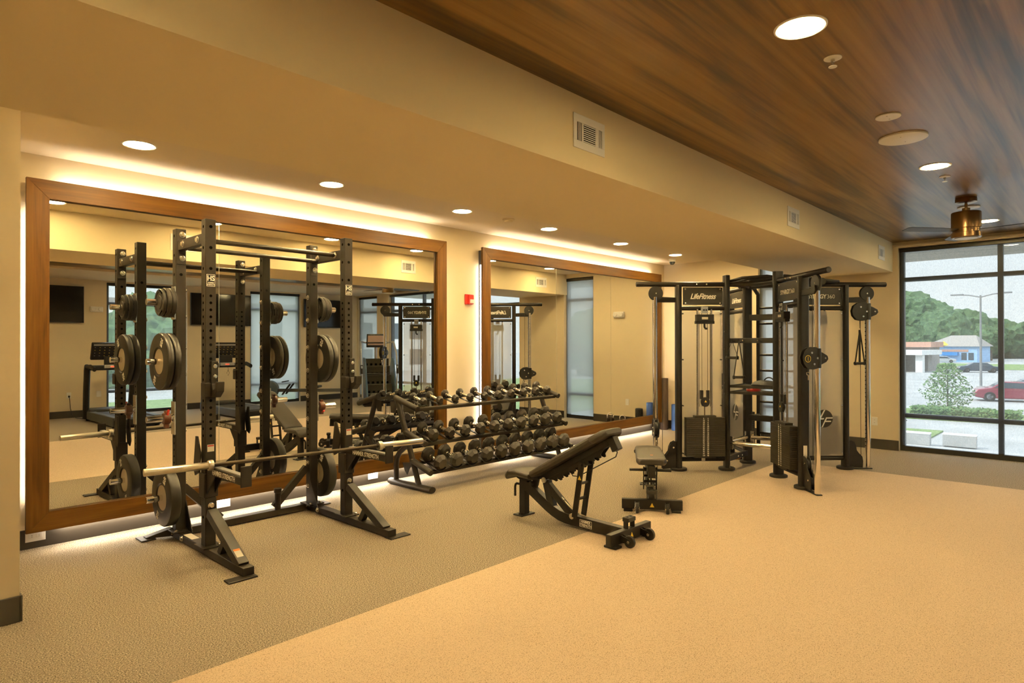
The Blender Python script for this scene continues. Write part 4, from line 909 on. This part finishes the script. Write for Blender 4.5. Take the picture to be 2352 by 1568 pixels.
for yy, zz in ((yb_+.0, 0),):
    for z in (1.68, 1.47, 1.06, .93): sbolt((xa-.033, yb_+.004, z), -X); sbolt((xa-.033, ya+.004, z), -X)
inn, a, n = ARMS['C']; c = inn+a*LA
lb = MB().prism([(-.02, .235), (.02, .235), (.02, .46), (-.02, .46)], c+a*.0, V((.70, -.71, 0)), Z, .001); lb.v = [p+V((-.026, -.026, 0)) for p in lb.v]
lb = lb.build('instruction_label', LABELM, st, True); lb['label'] = 'tall white instruction sticker'
inn, a, n = ARMS['A']; c = inn+a*(LA/2)
MB().prism([(-.022, .115), (.022, .115), (.022, .155), (-.022, .155)], c+n*.0282, Z.cross(n), Z, .0008).build('serial_label', LABELM, st, True)

# things hung on or stored in the station
WEB = mat('webbing', (.012, .012, .012), .7)
def handle(top, drop, wid, label, ang, loops=1, cat='cable handle', par_rot=0):
    o = root('pull_strap', top, ang, label, cat, 'pull straps on the cable station')
    def strap(pts):
        m = MB()
        for p, q in zip(pts[:-1], pts[1:]): m.beam(p, q, .022, .0025, V((1, 0, 0)) if abs((V(q)-V(p)).normalized().x) < .9 else Z)
        return m
    strap([(0, 0, 0), (-wid/2, 0, -drop)]).build('strap', WEB, o); strap([(0, 0, 0), (wid/2, 0, -drop)]).build('strap', WEB, o)
    MB().cyl((-wid/2+.012, 0, -drop-.01), (wid/2-.012, 0, -drop-.01), .016, 16).build('grip', RUB, o, bevel=.003)
    for s in (-1, 1): MB().lathe([(.016, -.012), (.022, -.008), (.022, .008), (.016, .012)], (s*wid/2, 0, -drop-.01), X, 16).build('end_cap', PLAS, o)
    return o
inn, a, n = ARMS['D']; dd = -a; hp = inn+a*LC+dd*.095
o = handle((hp.x, hp.y, 1.70), .40, .13, 'black strap handle hanging from the right pulley column', R(-35))
MB().tube([(0, 0, .14), (0, 0, .02)], .005, 8).build('carabiner', CHR, o); MB().beam((0, .004, 0), (0, .004, -.41), .03, .005, X).build('centre_strap', WEB, o)
handle((xa-.085, 3.27, 1.575), .20, .13, 'black strap handle hooked on the station rail, the upper left one', R(-75))
handle((xa-.085, 3.185, 1.575), .43, .13, 'black strap handle hooked on the station rail, the lower right one', R(-40))
o = root('kit_bag', (xa+.20, 2.96, 1.024), R(80), 'black bag of bands piled on the upper tray of the station', 'bag')
m = MB(); secs = [(-.20, .01, .012), (-.15, .055, .045), (-.05, .085, .07), (.06, .085, .075), (.15, .075, .06), (.20, .02, .02)]; vv = []
for x_, w_, h_ in secs: vv += [V((x_, cos(t)*w_*1.6, max(0, sin(t)*h_))) for t in [pi*k/10 for k in range(11)]]
fs = [tuple(range(11))[::-1], tuple(55+j for j in range(11))]
for i in range(5):
    for j in range(10): fs.append((i*11+j, i*11+j+1, i*11+12+j, i*11+11+j))
    fs.append((i*11+10, i*11, i*11+11, i*11+21))
m.add(vv, fs).build('bag_body', WEB, o, sub=1); MB().tube(arc((-.02, 0, .035), .07, .1, pi-.1, 10, X, Z), .008, 8).build('bag_strap', WEB, o)
o = root('jump_rope', (xa+.18, 3.12, .955), R(40), 'coiled red and black rope on the lower tray of the station', 'rope')
MB().tube([V((cos(t)*(.085-.004*t/3), sin(t)*.075, .006+.004*t/3)) for t in [2*pi*k/20 for k in range(61)]], .0055, 8).build('coil', REDP, o)
for s in (-1, 1): MB().cyl((.06, s*.05, .012), (.19, s*.02, .014), .014, 12).build('rope_handle', PLAS, o)
o = root('strap_trainer', (8.16, 3.60, 0), R(-40), 'orange looped strap trainer lying on the floor behind the station', 'strap')
MB().tube([V((cos(t)*.11, .02*sin(2*t), .13+sin(t)*.115)) for t in [2*pi*k/28 for k in range(28)]], .016, 10, closed=True).build('loop', ORGB, o)
MB().cyl((-.09, 0, .022), (.09, 0, .022), .022, 14).build('base_bar', PLAS, o)
# ------------------------------------------------------------------ floor items by the far corner
def roller(x, y, r, h, m, name, label, lean=0, grid=False):
    o = root(name, (x, y, 0), 0, label, 'foam roller', 'foam rollers standing in the far corner')
    q = MB().lathe([(0, 0), (r*.94, 0), (r, .006), (r, h-.006), (r*.94, h), (r*.55, h), (r*.52, h-.03), (0, h-.03)], n=40)
    q.build('foam', m, o)
    if grid:
        g = MB()
        for k in range(11):
            for j in range(12):
                aa = 2*pi*(j+.5*(k % 2))/12; z = .03+k*(h-.06)/10; c = V((cos(aa)*r, sin(aa)*r, z)); t = V((-sin(aa), cos(aa), 0)); n_ = V((cos(aa), sin(aa), 0))
                g.add([c+t*i*.016+Z*e*.010+n_*d for d in (0, .004) for i, e in ((-1, 0), (0, -1), (1, 0), (0, 1))], [(4, 5, 6, 7), (0, 1, 5, 4), (1, 2, 6, 5), (2, 3, 7, 6), (3, 0, 4, 7)])
        g.build('grid_tread', RUB, o)
    return o
roller(10.17, 5.80, .075, .92, BRNF, 'foam_roller', 'tall dark brown foam roller standing in the far corner')
ro = roller(10.20, 5.585, .075, .46, BLUE, 'foam_roller', 'short blue foam roller standing beside the tall brown one')
roller(10.27, 5.30, .068, .33, mat('grey_foam', (.05, .055, .06), .6), 'foam_roller', 'black gridded foam roller by the far wall, seen in the mirror', grid=True)
def kettlebell(x, y, r, label):
    o = root('kettlebell', (x, y, 0), R(60), label, 'kettlebell', 'kettlebells by the far wall')
    MB().lathe([(0, 0), (r*.6, 0), (r*.93, r*.45), (r, r*.9), (r*.9, r*1.4), (r*.5, r*1.75), (0, r*1.8)], n=32).build('bell', BLK, o)
    MB().tube([(-r*.62, 0, r*1.35), (-r*.75, 0, r*2.0), (-r*.45, 0, r*2.5), (0, 0, r*2.58), (r*.45, 0, r*2.5), (r*.75, 0, r*2.0), (r*.62, 0, r*1.35)], r*.16, 12).build('handle', CHR, o)
kettlebell(10.18, 4.72, .08, 'black kettlebell with bright handle by the far wall, seen in the mirror'); kettlebell(10.20, 4.98, .07, 'smaller kettlebell with bright handle near the foam rollers, seen in the mirror')

# ------------------------------------------------------------------ cardio machines along the windows (seen in the mirrors)
def treadmill(x, y0, label):
    """local +y is the running deck's rear; the console stands at the front (y0)"""
    o = root('treadmill', (x, y0, 0), 0, label, 'treadmill', 'treadmills facing the windows')
    MB().box(-.40, .40, .0, .50, .03, .24).build('motor_hood', PLAS, o, bevel=.04, seg=3)
    MB().box(-.41, -.28, .30, 2.10, .03, .20).build('side_rail', DGREY, o, bevel=.02); MB().box(.28, .41, .30, 2.10, .03, .20).build('side_rail', DGREY, o, bevel=.02)
    MB().box(-.28, .28, .40, 2.08, .10, .185).build('running_belt', BLIND, o, bevel=.015)
    MB().box(-.40, .40, 2.04, 2.14, .03, .17).build('rear_cap', PLAS, o, bevel=.03)
    for s in (-1, 1):
        MB().tube([(s*.40, .22, .05), (s*.41, .30, .55), (s*.41, .36, 1.02), (s*.41, .40, 1.10)], .05, 14, sq=(.055, .095)).build('upright', PLAS, o)
        MB().tube([(s*.41, .36, 1.08), (s*.41, .60, 1.10), (s*.40, .85, 1.05)], .035, 12, sq=(.035, .045)).build('hand_rail', PLAS, o)
        MB().cyl((s*.36, .22, 0), (s*.36, .22, .04), .04, 14).build('foot', RUB, o); MB().cyl((s*.36, 2.0, 0), (s*.36, 2.0, .04), .04, 14).build('foot', RUB, o)
    MB().box(-.42, .42, .30, .52, 1.02, 1.12).build('cross_bar', PLAS, o, bevel=.03)
    MB().box(-.14, .14, .42, .50, 1.05, 1.30).build('console_neck', PLAS, o, bevel=.02)
    T = M.Translation((0, .42, 1.42)) @ M.Rotation(R(-22), 4, 'X')
    c = MB().box(-.36, .36, -.035, .035, -.20, .17, T).build('console', CONS, o, bevel=.02)
    MB().box(-.33, .33, .036, .0375, .115, .150, T).build('display_strip', SILV, c)
    rnd = random.Random(int(x*10)); k_ = 0
    for r_ in range(4):
        for i in range(8):
            mt = YEL if rnd.random() < .6 else SILV
            MB().box(-.30+i*.085-.010, -.30+i*.085+.010, .036, .0375, .075-r_*.06, .082-r_*.06, T).build('key', mt, c)
    MB().box(-.03, .0, .036, .038, -.165, -.145, T).build('stop_key', LEDR, c); MB().box(.05, .08, .036, .038, -.165, -.145, T).build('start_key', LEDG, c)
    MB().box(-.16, .16, .50, .56, 1.06, 1.13).build('sensor_grip', SILV, o, bevel=.01); MB().box(-.05, .03, .565, .567, 1.085, 1.10).build('heart_rate_light', LEDR, o)
    MB().tube([(0, .56, 1.06), (.01, .58, .96), (-.03, .58, .90), (.0, .58, .84), (.03, .58, .90), (-.01, .58, .97)], .003, 6).build('safety_cord', PLAS, o)
    return o
tm = treadmill(3.86, -3.60, 'black treadmill on the left, plugged into the wall, seen in the first mirror')
cb = MB().tube([(3.35, YO+.04, .44), (3.355, YO+.06, .36), (3.365, YO+.07, .2), (3.385, YO+.10, .07), (3.42, YO+.25, .012), (3.50, YO+.50, .008), (3.58, YO+.66, .03)], .006, 8).build('power_cord', PLAS, tm, True)
MB().box(3.335, 3.365, YO+.009, YO+.045, .43, .47).build('plug', PLAS, cb, True, bevel=.004)
treadmill(6.05, -3.35, 'black treadmill in the middle, seen in the first mirror')

o = root('rowing_machine', (7.72, -3.25, 0), R(45), 'dark rowing machine with a low rail, seen in the first mirror', 'rowing machine')
MB().lathe([(.0, -.09), (.20, -.09), (.23, -.07), (.23, .07), (.20, .09), (0, .09)], (-.42, .1, .42), Y, 36).build('flywheel_housing', mat('blue_grey_plastic', (.06, .09, .13), .4), o, bevel=.004)
MB().box(-.20, 1.60, .06, .14, .36, .44).build('rail', DGREY, o, bevel=.01); MB().box(.52, .84, -.08, .28, .46, .52).build('seat', VINYL, o, bevel=.025, seg=3)
MB().box(-.55, -.30, -.22, .42, 0, .05).build('front_foot', PLAS, o, bevel=.01); MB().box(1.45, 1.52, -.16, .36, 0, .05).build('rear_foot', PLAS, o, bevel=.01); MB().box(1.46, 1.51, .07, .13, .05, .37).build('rear_leg', PLAS, o)
MB().box(-.46, -.38, .06, .14, .04, .30).build('front_leg', PLAS, o); MB().tube([(-.42, .1, .66), (-.35, .1, .95), (-.28, .1, 1.0)], .022, 10).build('monitor_arm', PLAS, o); MB().box(-.30, -.22, -.06, .26, .93, 1.12).build('monitor', CONS, o, bevel=.012)
for s in (-1, 1): MB().beam((-.05, .1+s*.14, .30), (.14, .1+s*.14, .56), .10, .03, V((.8, 0, -.6))).build('foot_rest', PLAS, o, bevel=.01)
MB().cyl((-.02, -.15, .62), (-.02, .35, .62), .014, 12).build('pull_handle', RUB, o)

o = root('stair_climber', (9.55, -2.05, 0), R(28), 'tall stair climber with steps and a tilted console, seen in the first mirror', 'stair climber')
BLG = mat('blue_side_shell', (.05, .10, .17), .35)
for s in (-1, 1):
    MB().prism([(-.62, .05), (.66, .05), (.62, .22), (.20, 1.02), (.02, 1.18), (-.22, 1.20), (-.52, .80)], (s*.36+.025, 0, 0), Y, Z, -.05 if False else .05).build('side_shell', BLG, o, bevel=.02)
for k in range(4):
    y = .50-k*.20; z = .30+k*.225
    MB().box(-.335, .335, y-.16, y+.06, z-.035, z).build('step', STACK, o, bevel=.004); MB().box(-.335, .335, y-.175, y-.15, z, z+.19).build('riser', STACK, o)
    rs_ = MB()
    for i in range(5): rs_.box(-.24+i*.12-.03, -.24+i*.12+.03, y-.149, y-.146, z+.01, z+.065)
    tag(rs_.build('riser_slots', HOLE, o), kind='stuff')
MB().box(-.40, .40, -.60, .70, 0, .10).build('base', PLAS, o, bevel=.02); MB().box(-.33, .33, -.58, .0, .10, .80).build('drive_cover', PLAS, o, bevel=.03)
MB().tube([(0, -.30, .75), (0, -.28, 1.45), (0, -.22, 1.60)], .035, 12).build('console_post', SILV, o); T = M.Translation((0, -.16, 1.62)) @ M.Rotation(R(-20), 4, 'X')
c = MB().box(-.25, .25, -.03, .03, -.17, .19, T).build('console', CONS, o, bevel=.015); MB().box(-.22, .22, .031, .033, -.10, .16, T).build('screen', mat('console_screen', (.25, .16, .10), .3, emit=((1, .62, .35), .10)), c)
for s in (-1, 1): MB().tube([(s*.42, .55, .20), (s*.44, .55, .98), (s*.44, .40, 1.30), (s*.42, .05, 1.60), (s*.28, -.15, 1.58)], .022, 12).build('hand_rail', SILV, o); MB().tube([(s*.44, .555, .80), (s*.44, .53, 1.02)], .032, 12).build('rail_grip', RUB, o)
MB().cyl((-.30, -.15, 1.58), (.30, -.15, 1.58), .022, 12).build('cross_handle', RUB, o)
# ------------------------------------------------------------------ outdoors
G = -2.6
struct('ground', MB().box(-120, 420, -200, 200, G-.2, G), ASPH)
struct('facade_base', MB().box(WX-.2, X1+.2, YO-.2, D+.2, G, -.3), STUC)
struct('roof_overhang', MB().box(X1+.2, X1+3.3, -5, 2.75, 3.05, 3.35), STUC)
def patch(name, poly, z, m, label, cat='grass'):
    n = len(poly); tag(MB().prism([(p[0], p[1]) for p in poly], (0, 0, G), X, Y, z).build(name, m), label, cat, kind='stuff')
patch('grass_verge', [(125, -60), (125, 40), (158, 70), (158, -60)], .05, GRASS, 'green grass verge across the parking lot in front of the blue shop')
patch('grass_bed', [(41, 3), (40, 12), (46, 12), (46, 3)], .10, GRASS, 'green planting bed around the young tree outside the window')
patch('grass_strip', [(31, 5.6), (30.5, 12), (35, 12), (35.5, 5.6)], .06, GRASS, 'grass strip around the near concrete blocks outside the window')
patch('lawn', [(-20, -40), (60, -40), (60, -12), (-20, -12)], .05, GRASS, 'green lawn outside the windows seen in the mirror')
struct('sidewalk', MB().box(12, 30, -20, 14, G, G+.04), CONC)
for x, y, l in ((30.2, 5.75, 'left concrete block with a white top outside the window'), (30.6, 4.28, 'right concrete block with a white top outside the window')):
    o = root('concrete_block', (x, y, G), R(2), l, 'concrete block', 'concrete blocks on the grass strip')
    MB().box(-.2, .2, -.55, .55, .04, .48).build('block', CONC, o, bevel=.01)
    MB().box(-.21, .21, -.56, .56, .48, .53).build('cap', WHITEC, o, bevel=.01)
from mathutils import noise
def crown(seed, r, sq, n=3, lobes=5, rough=.3):
    rnd = random.Random(seed); bm = bmesh.new()
    for k in range(lobes):
        c = V((rnd.uniform(-.55, .55), rnd.uniform(-.55, .55), rnd.uniform(-.3, .45)))*r if k else V((0, 0, 0)); q = r*(rnd.uniform(.45, .75) if k else .8)
        ret = bmesh.ops.create_icosphere(bm, subdivisions=n+1, radius=q)
        for v in ret['verts']:
            d = 1+.28*noise.noise(v.co*(3/r)+V((seed, k, 0)))+.16*noise.noise(v.co*(9/r)+V((k, seed, 0)))+rnd.uniform(-.05, .05); v.co = v.co*d; v.co.z *= sq; v.co += V((c.x, c.y, c.z*sq))
    vs = [v.co.copy() for v in bm.verts]; bm.verts.index_update(); fs = [[v.index for v in f.verts] for f in bm.faces]; bm.free()
    return vs, fs
def tree(x, y, h, r, label, seed, m=LEAF, sq=1.0, cat='tree', group=None, n=3):
    o = root('leafy_tree', (x, y, G), 0, label, cat, group)
    vs, fs = crown(seed, r, sq, n); MB().add([p+V((0, 0, h-r*sq*1.05)) for p in vs], fs).build('crown', m, o)
    MB().tube([(0, 0, 0), (.02*r, 0, h*.3), (0, 0, h-r*sq)], [r*.09, r*.07, r*.05], 8).build('trunk', BARK, o)
g = 'trees beyond the parking lot'
for i, (x, y, h, r, l) in enumerate([
    (205, 40, 19, 10, 'largest rounded green tree at the left of the big window view'), (198, 33, 14.5, 8, 'broad green tree behind the white canopy'),
    (212, 31, 15.5, 8, 'green tree behind the large rounded one'), (215, 25.5, 13, 7, 'green tree above the blue shop roof'), (225, 20, 12, 7, 'low tree beyond the street lamp'),
    (230, 13, 12.5, 7, 'tree right of the street lamp near the mullion'), (225, 6, 13, 8, 'tree beyond the right pane of the big window'), (190, 20.3, 9, 3.2, 'dark tree at the right end of the blue shop')]):
    tree(x, y, h, r, l, 11+i, group=g)
for i, (x, y, h, r, l) in enumerate([(2, -70, 13, 7, 'green tree seen through the left window in the mirror'), (22, -62, 10, 6, 'rounded tree seen through the middle window in the mirror'), (70, -35, 11, 6, 'tree seen through the corner window in the mirror')]):
    tree(x, y, h, r, l, 31+i, group='trees on the lawn side')
def shrub(name, x, y, h, r, label, seed, leaves, m=LEAF2):
    o = root(name, (x, y, G+(.1 if name == 'young_tree' else 0)), 0, label, 'shrub' if h < 2 else 'young tree'); rnd = random.Random(seed); f = MB(); s = MB()
    s.tube([(0, 0, 0), (.03, 0, h*.5), (0, .02, h*.95)], [.05, .035, .012], 7)
    for k in range(9):
        a = rnd.uniform(0, 6.28); z = h*rnd.uniform(.25, .75); s.tube([(0, 0, z), (cos(a)*r*.5, sin(a)*r*.5, z+.2*r), (cos(a)*r*.9, sin(a)*r*.9, z+.32*r)], [.02, .014, .006], 5)
    for k in range(leaves):
        t = rnd.random(); a = rnd.uniform(0, 6.28); z = h*(.12+.88*t); q = r*(1.05-.75*abs(t-.35)/.65)*math.sqrt(rnd.random())
        c = V((cos(a)*q, sin(a)*q, z)); d = V((rnd.uniform(-1, 1), rnd.uniform(-1, 1), rnd.uniform(-.6, .8))).normalized(); e = d.orthogonal().normalized(); L = rnd.uniform(.045, .10)*(1+.12*h)
        f.add([c-d*L, c+e*L*.45, c+d*L, c-e*L*.45], [(0, 1, 2, 3)])
    f.build('foliage', m, o); s.build('stem', BARK, o)
shrub('young_tree', 43.8, 6.7, 2.9, 1.35, 'small loose young tree in the planting bed outside the window', 3, 1150)
shrub('garden_shrub', 30.5, 8.15, 2.6, .55, 'bright green shrub at the left edge of the window view', 4, 500)
shrub('planter_sapling', 14.6, 1.55, 1.55, .32, 'thin sapling close outside the window beside the mullion', 5, 130, LEAF)
o = root('clipped_hedge', (41.6, 5.6, G+.1), 0, 'low clipped hedge below the young tree', 'hedge')
f = MB(); rnd = random.Random(9)
for k in range(3600):
    c = V((rnd.uniform(-.8, .8), rnd.uniform(-2.4, 2.4), rnd.uniform(.16, .55))); d = V((rnd.uniform(-1, 1), rnd.uniform(-1, 1), rnd.uniform(-.6, .8))).normalized(); e = d.orthogonal().normalized()
    f.add([c-d*.09, c+e*.05, c+d*.09, c-e*.05], [(0, 1, 2, 3)])
f.build('foliage', LEAF2, o)
def lamp(x, y, h, label, rz, sp):
    o = root('street_lamp', (x, y, G), rz, label, 'street lamp', 'street lamps in the parking lot')
    MB().lathe([(.3, 0), (.3, .7), (0, .7)], n=16).build('footing', CONC, o); MB().tube([(0, 0, .6), (0, 0, h)], [.10, .065], 12).build('pole', POLE, o)
    for s in (-1, 1):
        MB().tube([(0, 0, h-.15), (0, s*.5*sp, h+.05), (0, s*sp, h+.12)], .05, 8).build('arm', POLE, o)
        MB().box(-.16, .16, s*sp-.45, s*sp+.45, h+.06, h+.18).build('lamp_head', POLE, o, bevel=.04)
lamp(63.5, 7.45, 8.05, 'tall two-armed street lamp left of the window mullion', R(-6), 1.6)
lamp(98, 2.6, 8.6, 'distant two-armed street lamp right of the window mullion', R(-6), 1.6)
def car(x, y, rz, m, label, L=4.6):
    o = root('parked_car', (x, y, G), rz, label, 'car', 'cars in the parking lot'); k = L/4.6
    P = [(-2.3, .35), (-2.28, .75), (-2.0, .86), (-1.45, .92), (-.75, 1.40), (.65, 1.43), (1.35, .98), (2.1, .86), (2.3, .65), (2.3, .3), (1.9, .22), (-1.9, .22)]
    MB().prism([(p[0]*k, p[1]) for p in P], (0, .86, 0), X, Z, 1.72).build('body', m, o, bevel=.09, seg=3)
    W_ = [(-1.30, .95), (-.72, 1.34), (.60, 1.37), (1.18, .98)]
    for s in (-1, 1): MB().prism([(p[0]*k, p[1]) for p in W_], (0, s*.868+.006, 0), X, Z, .012).build('side_window', GLD, o)
    for a, c in (((1.25*k, 1.03), (.68*k, 1.40)), ((-1.38*k, .97), (-.78*k, 1.38))):
        MB().beam((a[0], 0, a[1]), (c[0], 0, c[1]), 1.4, .05).build('windscreen', GLD, o)
    for sx in (-1, 1):
        for sy in (-1, 1):
            wl = MB().lathe([(.2, .1), (.32, .1), (.34, .06), (.34, -.06), (.32, -.1), (.2, -.1)], (sx*1.42*k, sy*.80, .34), Y, 24).build('wheel', RUB, o)
            MB().lathe([(0, -.1), (.2, -.1), (.2, .1), (0, .1)], (sx*1.42*k, sy*.80, .34), Y, 20).build('hub', SILV, wl)
    for sy in (-1, 1):
        MB().cbox((2.24*k, sy*.62, .68), (.1, .3, .12)).build('headlight', WHITEC, o, bevel=.03); MB().cbox((-2.25*k, sy*.64, .74), (.08, .28, .12)).build('tail_light', REDP, o, bevel=.03)
car(57.5, 4.9, R(103), CARR, 'maroon car parked across the window mullion')
car(61.5, 4.0, R(103), CARB, 'dark blue car parked just behind the maroon one')
car(112, 13.4, R(110), CARB, 'dark car driving across the far side of the parking lot', 5)
car(164, 26.0, R(100), CARG, 'silver car in front of the blue shop', 5)
o = root('shop_building', (176, 25.0, G), R(-7), 'distant blue shop with a grey shingled roof', 'building')
MB().box(-5, 5, -5.0, 5.0, 0, 3.5).build('wall', SHOP, o)
MB().add([(-5.5, -5.6, 3.5), (5.5, -5.6, 3.5), (5.5, 5.6, 3.5), (-5.5, 5.6, 3.5), (0, -3.6, 6.0), (0, 1.2, 6.0)], [(0, 1, 2, 3), (0, 4, 1), (1, 4, 5, 2), (2, 5, 3), (3, 5, 4, 0)]).build('roof', ROOFM, o)
MB().box(-5.08, -5, -3.4, 3.2, 2.3, 2.8).build('sign_band', BRICK, o); MB().box(-5.9, -5, -1.6, 1.6, 1.5, 2.2).build('awning', mat('awning_blue', (.03, .22, .55), .6), o)
MB().lathe([(1.2, 0), (0, 1.0)], (-4.6, 1.4, 3.7), Z, 4).build('gable', YEL, o)
for yy in (-3.9, -2.6, 2.6, 3.9): MB().box(-5.05, -5, yy-.5, yy+.5, .5, 2.1).build('window', GLD, o)
o = root('canopy_building', (110, 23.5, G), R(-8), 'white flat-roofed canopy with square columns at the left of the window view', 'canopy')
MB().box(-4, 4, -5.0, 10, 2.5, 3.2).build('roof', WHITEC, o); MB().box(2.0, 3.6, -3.8, 9.5, 0, 2.5).build('wall', ROOFM, o)
for yy in (-4.4, -1.4, 1.6): MB().box(-3.4, -2.5, yy-.45, yy+.45, 0, 2.5).build('column', WHITEC, o)
MB().box(2.6, 8, -4.0, 10, 3.6, 4.4).build('fascia', BRICK, o); MB().box(3.2, 7.5, -3.6, 9.6, 0, 3.6).build('rear_block', ROOFM, o)
o = root('office_building', (45, -75, G), R(5), 'long grey building seen through the windows in the mirror', 'building')
MB().box(-26, 26, -5, 5, 0, 9).build('wall', WHITEC, o); MB().box(-26.3, 26.3, -5.3, 5.3, 9, 9.6).build('roof', ROOFM, o)
for k in range(11): MB().box(-24+k*4.6, -21.4+k*4.6, 5, 5.06, 1, 3.4).build('window', GLD, o); MB().box(-24+k*4.6, -21.4+k*4.6, 5, 5.06, 5, 7.4).build('window', GLD, o)
MB().box(4, 7.5, 5, 5.12, 0, 9).build('entrance_panel', REDP, o)
o = root('traffic_cone', (39.2, 8.0, G), 0, 'orange marker post standing beside the planting bed', 'marker post')
MB().lathe([(.06, .04), (.05, 1.1), (0, 1.12)], n=14).build('post', ORGB, o); MB().box(-.16, .16, -.16, .16, 0, .04).build('foot', RUB, o)
